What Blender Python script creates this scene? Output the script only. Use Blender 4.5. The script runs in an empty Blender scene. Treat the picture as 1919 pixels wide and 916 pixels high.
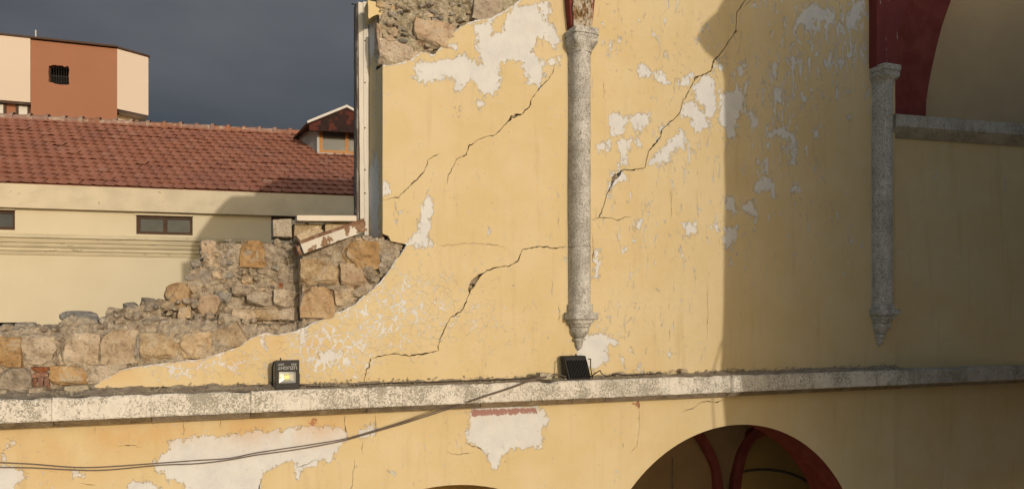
import bpy, bmesh, math, random
import numpy as np
from mathutils import Vector, Matrix, noise
from mathutils.geometry import delaunay_2d_cdt

scene = bpy.context.scene
COL = scene.collection
rad = math.radians

# ------------------------------------------------------------------ camera
W, H = 1919.0, 916.0
FPX = 1400.0                     # focal length in photograph pixels
HOR = 597.0                      # horizon row
TH = math.atan(FPX / 3630.0)     # wall direction against the picture plane
CT, ST = math.cos(TH), math.sin(TH)
CAMD, CZ = 7.2, 6.0              # distance from the wall face, height above the ground
CAM = Vector((0.0, -CAMD, CZ))
RV = Vector((CT, -ST, 0)); FV = Vector((ST, CT, 0))

cd = bpy.data.cameras.new("camera")
cam = bpy.data.objects.new("camera", cd)
COL.objects.link(cam)
cam.location = CAM
cam.rotation_euler = (rad(90), 0, -TH)
cd.sensor_width = 36.0
cd.lens = FPX / W * 36.0
cd.shift_y = (HOR - H / 2) / W
cd.clip_start = 0.05
cd.clip_end = 5000
scene.camera = cam

# ------------------------------------------------------------------ light
SX, SZ = 0.195, 0.175            # sun slope per metre towards the wall (sideways, downwards)
LDIR = Vector((-SX, 1.0, -SZ)).normalized()
TO_SUN = -LDIR
EL = math.asin(TO_SUN.z)
ROT = math.atan2(TO_SUN.x, TO_SUN.y)

sd = bpy.data.lights.new("sun", 'SUN')
sd.energy = 2.0
sd.angle = rad(0.55)
sd.color = (1.0, 0.89, 0.76)
sun = bpy.data.objects.new("sun", sd)
COL.objects.link(sun)
sun.rotation_euler = LDIR.to_track_quat('-Z', 'Y').to_euler()
sun.location = (10, -30, 20)

world = bpy.data.worlds.new("World")
scene.world = world
world.use_nodes = True
wt = world.node_tree
wt.nodes.clear()
def wn(t, **kw):
    n = wt.nodes.new(t)
    for k, v in kw.items():
        setattr(n, k, v)
    return n
sky = wn('ShaderNodeTexSky', sky_type='NISHITA')
sky.sun_disc = False
sky.sun_elevation = EL
sky.sun_rotation = ROT
sky.air_density = 1.0
sky.dust_density = 1.9
sky.ozone_density = 1.2
bg1 = wn('ShaderNodeBackground'); bg1.inputs[1].default_value = 0.15
wt.links.new(sky.outputs[0], bg1.inputs[0])
tc = wn('ShaderNodeTexCoord')
dot = wn('ShaderNodeVectorMath', operation='DOT_PRODUCT')
dot.inputs[1].default_value = Vector((TO_SUN.x, TO_SUN.y, 0.15)).normalized()
wt.links.new(tc.outputs['Generated'], dot.inputs[0])
mapn = wn('ShaderNodeMapping'); mapn.inputs['Scale'].default_value = (1, 1, 2.2)
wt.links.new(tc.outputs['Generated'], mapn.inputs[0])
nz = wn('ShaderNodeTexNoise'); nz.inputs['Scale'].default_value = 2.3
nz.inputs['Detail'].default_value = 5; nz.inputs['Roughness'].default_value = 0.5
wt.links.new(mapn.outputs[0], nz.inputs['Vector'])
add = wn('ShaderNodeMath', operation='MULTIPLY_ADD')
add.inputs[1].default_value = 0.5; 
wt.links.new(nz.outputs['Fac'], add.inputs[0]); wt.links.new(dot.outputs['Value'], add.inputs[2])
mr = wn('ShaderNodeMapRange'); mr.interpolation_type = 'SMOOTHSTEP'
mr.inputs['From Min'].default_value = -0.42; mr.inputs['From Max'].default_value = 0.02
mr.inputs['To Min'].default_value = 1; mr.inputs['To Max'].default_value = 0
wt.links.new(add.outputs[0], mr.inputs['Value'])
cr = wn('ShaderNodeValToRGB')
cr.color_ramp.elements[0].position = 0.22; cr.color_ramp.elements[0].color = (0.056, 0.067, 0.082, 1)
cr.color_ramp.elements[1].position = 0.50; cr.color_ramp.elements[1].color = (0.116, 0.124, 0.138, 1)
sepz = wn('ShaderNodeSeparateXYZ'); wt.links.new(tc.outputs['Generated'], sepz.inputs[0])
zz_ = wn('ShaderNodeMath', operation='MULTIPLY_ADD'); zz_.inputs[1].default_value = 1.1; zz_.inputs[2].default_value = -0.42
wt.links.new(sepz.outputs['Z'], zz_.inputs[0])
zn_ = wn('ShaderNodeMath', operation='MULTIPLY_ADD'); zn_.inputs[1].default_value = 0.85
wt.links.new(nz.outputs['Fac'], zn_.inputs[0]); wt.links.new(zz_.outputs[0], zn_.inputs[2])
wt.links.new(zn_.outputs[0], cr.inputs[0])
bg2 = wn('ShaderNodeBackground'); bg2.inputs[1].default_value = 1.0
wt.links.new(cr.outputs[0], bg2.inputs[0])
mx = wn('ShaderNodeMixShader')
wt.links.new(mr.outputs[0], mx.inputs[0]); wt.links.new(bg1.outputs[0], mx.inputs[1]); wt.links.new(bg2.outputs[0], mx.inputs[2])
wo = wn('ShaderNodeOutputWorld')
wt.links.new(mx.outputs[0], wo.inputs[0])

scene.view_settings.view_transform = 'Standard'
scene.view_settings.look = 'None'
scene.view_settings.gamma = 1.0
scene.view_settings.exposure = 0.06
scene.view_settings.use_curve_mapping = False
scene.cycles.use_denoising = True
scene.cycles.max_bounces = 5
scene.cycles.diffuse_bounces = 3

# ------------------------------------------------------------------ helpers
rng = random.Random(7)

def ray(px, py):
    return FV + RV * ((px - W / 2) / FPX) + Vector((0, 0, -(py - HOR) / FPX))
def U(px, py, y=0.0):
    """measure: where the line of sight of a photograph pixel meets the plane Y = y of the church wall"""
    r = ray(px, py)
    return CAM + r * ((y + CAMD) / r.y)
def XZ(px, py, y=0.0):
    p = U(px, py, y)
    return (p.x, p.z)
def PX(x, y, z):
    v = Vector((x, y, z)) - CAM
    t = v.dot(FV)
    return (W / 2 + FPX * v.dot(RV) / t, HOR - FPX * v.z / t)

def lin(r, g, b):
    f = lambda c: ((c / 255 + 0.055) / 1.055) ** 2.4 if c > 10 else c / 255 / 12.92
    return (f(r), f(g), f(b), 1)

def mesh_obj(name, verts, faces, mat=None, parent=None, smooth=False):
    me = bpy.data.meshes.new(name)
    me.from_pydata([tuple(v) for v in verts], [], [tuple(f) for f in faces])
    me.update()
    o = bpy.data.objects.new(name, me)
    COL.objects.link(o)
    if mat:
        me.materials.append(mat)
    if parent:
        o.parent = parent
    if smooth:
        me.polygons.foreach_set('use_smooth', [True] * len(me.polygons))
    return o

def bm_obj(name, bm, mat=None, parent=None, smooth=False):
    me = bpy.data.meshes.new(name)
    bm.normal_update()
    bm.to_mesh(me); bm.free()
    o = bpy.data.objects.new(name, me)
    COL.objects.link(o)
    if mat:
        me.materials.append(mat)
    if parent:
        o.parent = parent
    if smooth:
        me.polygons.foreach_set('use_smooth', [True] * len(me.polygons))
    return o

def copy_obj(src, parent=None):
    o = src.copy()
    COL.objects.link(o)
    o.parent = parent
    return o

def empty(name, loc=(0, 0, 0), rz=0.0):
    o = bpy.data.objects.new(name, None)
    COL.objects.link(o)
    o.location = loc
    o.rotation_euler = (0, 0, rz)
    return o

def tag(o, label, cat, group=None):
    o['label'] = label; o['category'] = cat
    if group:
        o['group'] = group
    return o

def add_box(bm, x0, x1, y0, y1, z0, z1, bevel=0.0, M=None):
    vs = [bm.verts.new(Vector(p)) for p in ((x0, y0, z0), (x1, y0, z0), (x1, y1, z0), (x0, y1, z0), (x0, y0, z1), (x1, y0, z1), (x1, y1, z1), (x0, y1, z1))]
    fs = [bm.faces.new([vs[i] for i in f]) for f in ((0, 3, 2, 1), (4, 5, 6, 7), (0, 1, 5, 4), (1, 2, 6, 5), (2, 3, 7, 6), (3, 0, 4, 7))]
    if bevel > 0:
        es = list({e for f in fs for e in f.edges})
        r = bmesh.ops.bevel(bm, geom=es, offset=bevel, segments=2, affect='EDGES', profile=0.6)
        vs = list({v for f in r['faces'] for v in f.verts} | {v for v in vs if v.is_valid})
    if M is not None:
        for v in vs:
            v.co = M @ v.co
    return vs

def box(name, x0, x1, y0, y1, z0, z1, mat, parent=None, bevel=0.0):
    bm = bmesh.new()
    add_box(bm, x0, x1, y0, y1, z0, z1, bevel)
    return bm_obj(name, bm, mat, parent)

def prism(name, pts, y0, y1, mat, parent=None, axis='Y'):
    """closed polygon in XZ pulled from y0 (front) to y1 (back)"""
    n = len(pts)
    vs = [(p[0], y0, p[1]) for p in pts] + [(p[0], y1, p[1]) for p in pts]
    fs = [list(range(n)), list(range(2 * n - 1, n - 1, -1))]
    for i in range(n):
        j = (i + 1) % n
        fs.append([j, i, n + i, n + j])
    o = mesh_obj(name, vs, fs, mat, parent)
    bm = bmesh.new(); bm.from_mesh(o.data)
    bmesh.ops.recalc_face_normals(bm, faces=bm.faces)
    bm.to_mesh(o.data); bm.free()
    return o

def tube(name, pts, r, mat, parent=None, seg=6, cap=True):
    pts = [Vector(p) for p in pts]
    rs = r if isinstance(r, (list, tuple)) else [r] * len(pts)
    vs, fs = [], []
    for i, p in enumerate(pts):
        d = (pts[min(i + 1, len(pts) - 1)] - pts[max(i - 1, 0)]).normalized()
        a = d.cross(Vector((0.13, 0.31, 0.94))).normalized()
        b = d.cross(a).normalized()
        for k in range(seg):
            t = 2 * math.pi * k / seg
            vs.append(p + (a * math.cos(t) + b * math.sin(t)) * rs[i])
    for i in range(len(pts) - 1):
        for k in range(seg):
            k2 = (k + 1) % seg
            fs.append((i * seg + k, i * seg + k2, (i + 1) * seg + k2, (i + 1) * seg + k))
    if cap:
        fs.append(list(range(seg))[::-1]); fs.append([(len(pts) - 1) * seg + k for k in range(seg)])
    return mesh_obj(name, vs, fs, mat, parent, smooth=True)

def smooth_path(pts, n=8):
    out = []
    P = [Vector(p) for p in pts]
    for i in range(len(P) - 1):
        p0 = P[max(i - 1, 0)]; p1 = P[i]; p2 = P[i + 1]; p3 = P[min(i + 2, len(P) - 1)]
        for k in range(n):
            t = k / n
            out.append(0.5 * ((2 * p1) + (-p0 + p2) * t + (2 * p0 - 5 * p1 + 4 * p2 - p3) * t * t + (-p0 + 3 * p1 - 3 * p2 + p3) * t ** 3))
    out.append(P[-1])
    return out

def rough_line(pts, step, amp, seed=0, closed=False):
    """subdivide a 2-D polyline and make it ragged"""
    out = []
    n = len(pts)
    m = n if closed else n - 1
    for i in range(m):
        a = Vector(pts[i]); b = Vector(pts[(i + 1) % n])
        L = (b - a).length
        k = max(1, int(L / step))
        nrm = Vector((-(b - a).y, (b - a).x)).normalized() if L > 1e-9 else Vector((0, 0))
        for j in range(k):
            p = a.lerp(b, j / k)
            q = Vector((p.x / step * 0.35, p.y / step * 0.35, seed * 3.7))
            d = noise.noise(q) * 0.7 + noise.noise(q * 2.7) * 0.5
            w = 0.35 if j == 0 else 1.0
            out.append(p + nrm * d * amp * w)
    if not closed:
        out.append(Vector(pts[-1]))
    return [(p.x, p.y) for p in out]

def in_poly(xs, ys, poly):
    xs = np.asarray(xs); ys = np.asarray(ys)
    r = np.zeros(xs.shape, bool)
    n = len(poly)
    for i in range(n):
        x1, y1 = poly[i]; x2, y2 = poly[(i + 1) % n]
        if y1 == y2:
            continue
        c = (y1 > ys) != (y2 > ys)
        r ^= c & (xs < (x2 - x1) * (ys - y1) / (y2 - y1) + x1)
    return r

def sdf(xs, ys, poly):
    d = np.full(xs.shape, 1e9)
    n = len(poly)
    for i in range(n):
        ax, ay = poly[i]; bx, by = poly[(i + 1) % n]
        dx, dy = bx - ax, by - ay
        L = dx * dx + dy * dy + 1e-9
        t = np.clip(((xs - ax) * dx + (ys - ay) * dy) / L, 0, 1)
        d = np.minimum(d, np.hypot(xs - ax - t * dx, ys - ay - t * dy))
    return np.where(in_poly(xs, ys, poly), d, -d)

def scaled(pts, ox, oy, s):
    return [(ox + x / s, oy + y / s) for x, y in pts]

# ------------------------------------------------------------------ materials
class MT:
    def __init__(self, name, rough=0.85, spec=0.25):
        self.m = bpy.data.materials.new(name)
        self.m.use_nodes = True
        self.t = self.m.node_tree
        self.b = self.t.nodes['Principled BSDF']
        self.b.inputs['Roughness'].default_value = rough
        self.b.inputs['Specular IOR Level'].default_value = spec
        self._co = None
    def n(self, t, **kw):
        nd = self.t.nodes.new(t)
        for k, v in kw.items():
            setattr(nd, k, v)
        return nd
    def link(self, a, b):
        self.t.links.new(a, b)
    def val(self, sock, v):
        if hasattr(v, 'is_output') or isinstance(v, bpy.types.NodeSocket):
            self.link(v, sock)
        else:
            sock.default_value = v
    def co(self, scale=(1, 1, 1), kind='Object'):
        tcn = self.n('ShaderNodeTexCoord')
        mp = self.n('ShaderNodeMapping')
        mp.inputs['Scale'].default_value = scale
        self.link(tcn.outputs[kind], mp.inputs[0])
        return mp.outputs[0]
    def geo_co(self, scale=(1, 1, 1)):
        g = self.n('ShaderNodeNewGeometry')
        mp = self.n('ShaderNodeMapping'); mp.inputs['Scale'].default_value = scale
        self.link(g.outputs['Position'], mp.inputs[0])
        return mp.outputs[0]
    def noise(self, vec, scale, detail=4, rough=0.55, dist=0.0):
        nd = self.n('ShaderNodeTexNoise')
        nd.inputs['Scale'].default_value = scale; nd.inputs['Detail'].default_value = detail
        nd.inputs['Roughness'].default_value = rough; nd.inputs['Distortion'].default_value = dist
        self.link(vec, nd.inputs['Vector'])
        return nd.outputs['Fac']
    def math(self, op, a, b=0.0, c=None, clamp=False):
        nd = self.n('ShaderNodeMath', operation=op, use_clamp=clamp)
        self.val(nd.inputs[0], a); self.val(nd.inputs[1], b)
        if c is not None:
            self.val(nd.inputs[2], c)
        return nd.outputs[0]
    def step(self, v, lo, hi, to0=0.0, to1=1.0):
        nd = self.n('ShaderNodeMapRange')
        nd.interpolation_type = 'SMOOTHSTEP'
        self.val(nd.inputs['Value'], v)
        nd.inputs['From Min'].default_value = lo; nd.inputs['From Max'].default_value = hi
        nd.inputs['To Min'].default_value = to0; nd.inputs['To Max'].default_value = to1
        return nd.outputs[0]
    def mix(self, f, a, b, mode='MIX'):
        nd = self.n('ShaderNodeMix', data_type='RGBA', blend_type=mode)
        self.val(nd.inputs[0], f)
        for s, v in ((nd.inputs[6], a), (nd.inputs[7], b)):
            if isinstance(v, tuple):
                s.default_value = v if len(v) == 4 else (*v, 1)
            else:
                self.link(v, s)
        return nd.outputs[2]
    def ramp(self, f, stops):
        nd = self.n('ShaderNodeValToRGB')
        e = nd.color_ramp.elements
        while len(e) < len(stops):
            e.new(0.5)
        for el, (p, c) in zip(e, stops):
            el.position = p; el.color = c if len(c) == 4 else (*c, 1)
        self.link(f, nd.inputs[0])
        return nd.outputs[0]
    def attr(self, name):
        nd = self.n('ShaderNodeAttribute', attribute_name=name)
        return nd.outputs['Fac']
    def rand(self):
        return self.n('ShaderNodeObjectInfo').outputs['Random']
    def color(self, c):
        self.val(self.b.inputs['Base Color'], c if not isinstance(c, tuple) else (c if len(c) == 4 else (*c, 1)))
        return self
    def bump(self, h, strength=0.4, dist=0.01):
        nd = self.n('ShaderNodeBump')
        nd.inputs['Strength'].default_value = strength; nd.inputs['Distance'].default_value = dist
        self.val(nd.inputs['Height'], h)
        self.link(nd.outputs[0], self.b.inputs['Normal'])
        return self

def mat_plaster(name, yellow, yellow2):
    m = MT(name, 0.9, 0.15)
    v = m.co()
    big = m.noise(v, 1.4, 7, 0.62)
    fine = m.noise(v, 26, 4, 0.6)
    mid = m.noise(v, 7, 6, 0.6)
    base = m.mix(m.step(big, 0.35, 0.65), yellow, yellow2)
    base = m.mix(m.step(mid, 0.5, 0.75, 0, 0.22), base, (yellow[0] * 1.12, yellow[1] * 1.15, yellow[2] * 1.25))
    stain = m.noise(m.co((5, 5, 0.5)), 1.6, 5, 0.6)
    tro = m.noise(m.co((0.7, 0.7, 2.6)), 3.0, 6, 0.65)
    base = m.mix(m.step(tro, 0.5, 0.72, 0, 0.3), base, (yellow[0] * 1.06, yellow[1] * 1.12, yellow[2] * 1.3))
    base = m.mix(m.step(stain, 0.52, 0.76, 0, 0.32), base, (yellow[0] * 0.72, yellow[1] * 0.66, yellow[2] * 0.6))
    white = m.mix(m.step(m.noise(v, 5, 6, 0.65), 0.35, 0.7), (0.60, 0.595, 0.575), (0.53, 0.53, 0.53))
    white = m.mix(m.step(m.noise(v, 2.3, 5), 0.55, 0.75, 0, 0.6), white, (0.585, 0.53, 0.45))
    white = m.mix(m.step(m.noise(v, 38, 4, 0.6), 0.62, 0.70, 0, 0.5), white, (0.34, 0.30, 0.25))
    # areas where the paint has come off
    pe = m.attr('peel')
    nn = m.math('SUBTRACT', m.noise(m.co((1.25, 1.25, 0.8)), 16, 8, 0.74), 0.5)
    pv = m.math('MULTIPLY_ADD', nn, 4.6, pe)
    p1 = m.step(pv, -0.02, 0.03)
    # crazing: light lines along irregular cells
    cz = m.attr('craze')
    vo = m.n('ShaderNodeTexVoronoi', feature='DISTANCE_TO_EDGE')
    vo.inputs['Scale'].default_value = 13.0
    dv = m.n('ShaderNodeVectorMath', operation='MULTIPLY_ADD')
    nv = m.n('ShaderNodeTexNoise'); nv.inputs['Scale'].default_value = 9; nv.inputs['Detail'].default_value = 4
    m.link(v, nv.inputs['Vector'])
    m.link(nv.outputs['Color'], dv.inputs[0]); dv.inputs[1].default_value = (0.12, 0.12, 0.12); m.link(v, dv.inputs[2])
    m.link(dv.outputs[0], vo.inputs['Vector'])
    gate = m.math('ADD', m.math('MULTIPLY', m.math('SUBTRACT', m.noise(v, 6.5, 5, 0.66), 0.5), 2.4), m.math('SUBTRACT', cz, 0.44))
    width = m.math('MULTIPLY', m.step(gate, 0.0, 0.7), 0.090)
    p2 = m.math('LESS_THAN', vo.outputs['Distance'], width)
    # narrow drips and flakes
    dr = m.attr('drip')
    dn = m.noise(m.co((12, 12, 4.6)), 1.0, 7, 0.68, 1.1)
    p3 = m.step(m.math('ADD', dn, m.math('MULTIPLY', dr, 0.16)), 0.672, 0.690)
    sp = m.noise(v, 31, 3, 0.5)
    p4 = m.step(m.math('ADD', sp, m.math('MULTIPLY', cz, 0.05)), 0.690, 0.705)
    pm = m.math('MAXIMUM', m.math('MAXIMUM', p1, p2), m.math('MAXIMUM', p3, p4))
    edge = m.math('SUBTRACT', m.step(pv, -0.10, 0.0), m.step(pv, 0.04, 0.22))  # brownish flake outline, also stands in for the shadow of the paint edge
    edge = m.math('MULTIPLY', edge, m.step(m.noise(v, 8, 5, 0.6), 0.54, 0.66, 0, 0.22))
    c = m.mix(pm, base, white)
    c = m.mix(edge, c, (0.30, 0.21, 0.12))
    oldr = m.math('MULTIPLY_ADD', nn, 4.0, m.math('SUBTRACT', m.attr('oldred'), 2.9))
    c = m.mix(m.step(oldr, -0.05, 0.05, 0, 0.8), c, (0.26, 0.085, 0.06))
    # rusty run-off from above (its own stain shape)
    rs = m.attr('rust')
    c = m.mix(m.math('MULTIPLY', m.step(m.noise(m.co((2.2, 2.2, 1.4)), 1.3, 5), 0.34, 0.62, 0, 0.72), rs), c, (0.50, 0.27, 0.085))
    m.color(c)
    h = m.math('SUBTRACT', m.math('MULTIPLY', fine, 0.12), m.math('MULTIPLY', pm, 0.5))
    h = m.math('MULTIPLY_ADD', mid, 0.35, h)
    m.bump(h, 0.9, 0.010)
    return m.m

YEL = (0.545, 0.430, 0.236)
YEL2 = (0.575, 0.470, 0.285)
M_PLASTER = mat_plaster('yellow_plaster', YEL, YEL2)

def mat_stone(name, cols, scale=9.0, rough=0.92, smear=0.65):
    m = MT(name, rough, 0.2)
    v = m.geo_co()
    r = m.rand()
    off = m.n('ShaderNodeVectorMath', operation='ADD')
    m.link(v, off.inputs[0])
    n1 = m.noise(off.outputs[0], scale, 7, 0.62, 0.3)
    n2 = m.noise(off.outputs[0], scale * 4.5, 5, 0.65)
    c = m.ramp(n1, [(0.28, cols[0]), (0.45, cols[1]), (0.60, cols[2]), (0.76, cols[3])])
    hs = m.n('ShaderNodeHueSaturation')
    m.link(c, hs.inputs['Color'])
    m.link(m.step(r, 0, 1, 0.84, 1.12), hs.inputs['Value'])
    m.link(m.step(m.math('FRACT', m.math('MULTIPLY', r, 7.31)), 0, 1, 0.75, 1.15), hs.inputs['Saturation'])
    n3 = m.noise(off.outputs[0], scale * 2.2, 6, 0.7, 1.0)
    c = m.mix(m.step(n2, 0.54, 0.68, 0, 0.65), hs.outputs[0], (0.15, 0.115, 0.08))
    c = m.mix(m.step(n3, 0.56, 0.64, 0, 0.55), c, (0.19, 0.14, 0.095))
    sm = m.noise(v, 5.5, 7, 0.7, 0.6)
    c = m.mix(m.step(sm, 0.53, 0.60, 0, smear), c, (0.43, 0.37, 0.28))
    m.color(c)
    m.bump(m.math('ADD', m.math('MULTIPLY', n1, 0.9), m.math('MULTIPLY', n2, 0.6)), 1.0, 0.03)
    return m.m
M_TAN = mat_stone('sandstone_tan', [(0.20, 0.13, 0.075), (0.41, 0.31, 0.20), (0.51, 0.405, 0.28), (0.58, 0.50, 0.39)], 9)
M_ORANGE = mat_stone('sandstone_orange', [(0.22, 0.125, 0.06), (0.40, 0.265, 0.145), (0.47, 0.34, 0.20), (0.54, 0.44, 0.30)], 7)
M_GREY = mat_stone('fieldstone_grey', [(0.17, 0.135, 0.10), (0.32, 0.265, 0.20), (0.42, 0.355, 0.275), (0.50, 0.44, 0.36)], 11)
M_COOL = mat_stone('riverstone_cool_grey', [(0.15, 0.135, 0.115), (0.27, 0.245, 0.21), (0.36, 0.33, 0.29), (0.45, 0.42, 0.37)], 11)
M_MORTAR = mat_stone('lime_mortar', [(0.18, 0.13, 0.085), (0.37, 0.30, 0.215), (0.46, 0.385, 0.285), (0.55, 0.485, 0.385)], 14)
M_PALE = mat_stone('pale_mortar', [(0.22, 0.19, 0.13), (0.40, 0.35, 0.25), (0.47, 0.42, 0.32), (0.52, 0.48, 0.38)], 12)
M_BRICK = mat_stone('red_brick', [(0.16, 0.06, 0.035), (0.27, 0.11, 0.06), (0.33, 0.15, 0.085), (0.40, 0.25, 0.16)], 12)

def mat_granite(name, white, dark, tint, thr=0.5, scale=34, blotch=0.75):
    m = MT(name, 0.85, 0.2)
    v = m.co()
    n1 = m.noise(v, scale, 3, 0.55, 2.4)
    big = m.noise(v, 3.0, 5, 0.6)
    mk = m.step(m.math('ADD', n1, m.math('MULTIPLY', m.math('SUBTRACT', big, 0.5), blotch)), thr, thr + 0.10)
    n2 = m.noise(v, 8, 6, 0.6)
    base = m.mix(m.step(n2, 0.4, 0.65), white, tint)
    st = m.noise(m.co((7, 7, 0.8)), 1.5, 6, 0.65)
    base = m.mix(m.step(st, 0.5, 0.68, 0, 0.45), base, (tint[0] * 0.62, tint[1] * 0.58, tint[2] * 0.52))
    c = m.mix(m.math('MULTIPLY', mk, 0.9), base, dark)
    m.color(c)
    m.bump(m.math('SUBTRACT', n2, m.math('MULTIPLY', mk, 0.5)), 0.7, 0.008)
    return m.m
M_CORNICE = mat_granite('weathered_cornice_stone', (0.64, 0.60, 0.53), (0.27, 0.25, 0.20), (0.60, 0.56, 0.49), 0.495, 30)
M_COLUMN = mat_granite('speckled_column_stone', (0.64, 0.62, 0.57), (0.21, 0.195, 0.17), (0.54, 0.515, 0.465), 0.47, 50, 0.25)
M_SHADEBROWN = mat_stone('shade_brown_moulding', [(0.13, 0.09, 0.05), (0.20, 0.145, 0.085), (0.24, 0.18, 0.105), (0.34, 0.27, 0.18)], 6, smear=0.15)  # brown put in for the shade on the cornice's undercut moulding
M_LEDGE = mat_granite('weathered_ledge_stone', (0.50, 0.47, 0.41), (0.22, 0.20, 0.165), (0.43, 0.40, 0.34), 0.50, 44, 0.4)

def mat_paint(name, c, c2, scale=3.0, rough=0.85, bump=0.25):
    m = MT(name, rough, 0.2)
    v = m.co()
    n1 = m.noise(v, scale, 6, 0.6); n2 = m.noise(v, scale * 12, 4, 0.6)
    m.color(m.mix(m.step(n1, 0.3, 0.7), c, c2))
    m.bump(m.math('ADD', n2, n1), bump, 0.006)
    return m.m
def mat_flake(name, under, paint, amount=0.5, stretch=(1, 1, 1), scale=9, grain=True, rough=0.8):
    m = MT(name, rough, 0.25)
    v = m.co(stretch)
    n1 = m.noise(v, scale, 7, 0.65)
    g = m.noise(m.co((stretch[0] * 3, stretch[1] * 3, stretch[2] * 0.6)), scale * 3, 4, 0.6)
    u = m.mix(m.step(g, 0.35, 0.7), under, (under[0] * 0.5, under[1] * 0.5, under[2] * 0.5))
    mk = m.step(n1, 1 - amount - 0.015, 1 - amount + 0.015)
    pc = m.mix(m.step(m.noise(v, scale * 0.5, 4), 0.35, 0.7), paint, tuple(x * 0.85 for x in paint[:3]))
    m.color(m.mix(mk, u, pc))
    m.bump(m.math('ADD', m.math('MULTIPLY', mk, 0.6), m.math('MULTIPLY', g, 0.4)), 0.6, 0.006)
    return m.m
M_WOODWHITE = mat_flake('flaking_white_wood', (0.24, 0.155, 0.10), (0.66, 0.62, 0.54), 0.72, (1, 1, 0.14), 14)
M_WOODBARE = mat_flake('bare_brown_wood', (0.27, 0.165, 0.10), (0.62, 0.58, 0.50), 0.50, (1, 1, 1), 8)
M_WOODBROWN = mat_flake('brown_wood', (0.22, 0.115, 0.07), (0.30, 0.2, 0.14), 0.4, (1, 1, 1), 8)
M_WOODGREY = mat_flake('grey_weathered_wood', (0.16, 0.13, 0.11), (0.26, 0.235, 0.21), 0.5, (1, 1, 0.2), 12)
M_BOARD = mat_paint('cream_board', (0.66, 0.60, 0.50), (0.60, 0.54, 0.45), 3)
M_RED = mat_flake('dark_red_paint', (0.48, 0.45, 0.40), (0.165, 0.033, 0.030), 0.66, (5, 5, 1.2), 4)
M_REDSOLID = mat_paint('red_paint', (0.185, 0.046, 0.038), (0.135, 0.028, 0.023), 5, 0.92, 0.5)
M_TYMP = mat_paint('tan_plaster', (0.42, 0.32, 0.19), (0.38, 0.29, 0.175), 2)
M_OCHRE = mat_paint('ochre_plaster', (0.50, 0.315, 0.10), (0.46, 0.29, 0.095), 2)
M_FACADE = mat_paint('cream_facade', (0.585, 0.515, 0.37), (0.56, 0.49, 0.345), 1.4, 0.9, 0.12)
M_FACADE2 = mat_flake('cream_facade_band', (0.47, 0.40, 0.28), (0.585, 0.505, 0.36), 0.68, (1, 1, 1.5), 4)
M_MOULD = mat_flake('cornice_moulding', (0.42, 0.37, 0.26), (0.55, 0.48, 0.33), 0.62, (0.6, 1, 3), 5)
M_CREAM = mat_paint('pale_cream_wall', (0.60, 0.50, 0.41), (0.58, 0.485, 0.395), 0.5, 0.9, 0.06)
M_BROWNWALL = mat_paint('terracotta_wall', (0.31, 0.143, 0.085), (0.295, 0.135, 0.078), 0.6, 0.9, 0.06)
M_BLACK = mat_paint('black_unlit_room', (0.006, 0.005, 0.005), (0.008, 0.007, 0.006), 3)  # near black stands in for the darkness of unlit rooms
M_IRON = mat_paint('dark_iron', (0.02, 0.02, 0.02), (0.03, 0.028, 0.026), 9, 0.6)
M_WINWOOD = mat_paint('dark_brown_window_wood', (0.055, 0.028, 0.016), (0.075, 0.04, 0.022), 8, 0.55)
M_OAK = mat_paint('orange_window_wood', (0.42, 0.20, 0.06), (0.36, 0.165, 0.05), 8, 0.5)
M_GREYWALL = mat_paint('grey_dormer_render', (0.36, 0.36, 0.34), (0.42, 0.415, 0.39), 3)
M_GABLESHADE = mat_flake('shade_dark_red_gable', (0.030, 0.013, 0.010), (0.085, 0.020, 0.013), 0.45, (1, 1, 1), 3)  # red darkened in the colour to give the gable its shade
M_TRIM = mat_paint('white_trim', (0.62, 0.6, 0.56), (0.55, 0.53, 0.5), 5)
M_CURTAIN = mat_paint('white_curtain', (0.62, 0.6, 0.55), (0.55, 0.53, 0.48), 8)
M_CABLE = mat_paint('grey_cable', (0.16, 0.12, 0.095), (0.11, 0.085, 0.07), 10, 0.6)
M_CABLEDARK = mat_paint('dark_cable', (0.05, 0.035, 0.03), (0.035, 0.028, 0.024), 10, 0.6)
M_LAMP = mat_paint('black_lamp_housing', (0.010, 0.009, 0.009), (0.016, 0.014, 0.013), 20, 0.42, 0.1)
M_GROUND = mat_stone('rubble_ground', [(0.24, 0.20, 0.14), (0.36, 0.31, 0.24), (0.42, 0.37, 0.29), (0.46, 0.42, 0.35)], 2)
M_CORE = mat_paint('dark_wall_core', (0.10, 0.08, 0.055), (0.14, 0.11, 0.075), 8)
M_SHADOWWALL = mat_paint('bounce_cream_nave_wall', (0.66, 0.56, 0.40), (0.62, 0.52, 0.36), 2)  # cream picked to bounce warm light onto the shaded wall
M_LUMP = mat_paint('yellow_lump', (0.58, 0.45, 0.22), (0.60, 0.48, 0.27), 4)
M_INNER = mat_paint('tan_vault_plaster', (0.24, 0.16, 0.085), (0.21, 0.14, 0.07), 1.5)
m = MT('lamp_reflector', 0.28, 0.5); m.color((0.72, 0.72, 0.70)); m.b.inputs['Metallic'].default_value = 0.85; M_REFL = m.m
m = MT('lamp_diode', 0.5, 0.4); m.color((0.66, 0.66, 0.25)); M_LED = m.m
m = MT('white_lettering', 0.6, 0.3); m.color((0.45, 0.45, 0.45)); M_TEXT = m.m
def mat_glass(name, c, rough=0.06):
    g = MT(name, rough, 0.9)
    v = g.geo_co()
    g.color(g.mix(g.step(g.noise(v, 2.4, 3), 0.4, 0.65), c, tuple(x * 1.7 for x in c)))
    return g.m
M_GLASS = mat_glass('dark_window_glass', (0.022, 0.020, 0.018))
M_GLASS2 = mat_glass('dormer_glass', (0.10, 0.10, 0.085), 0.1)

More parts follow.
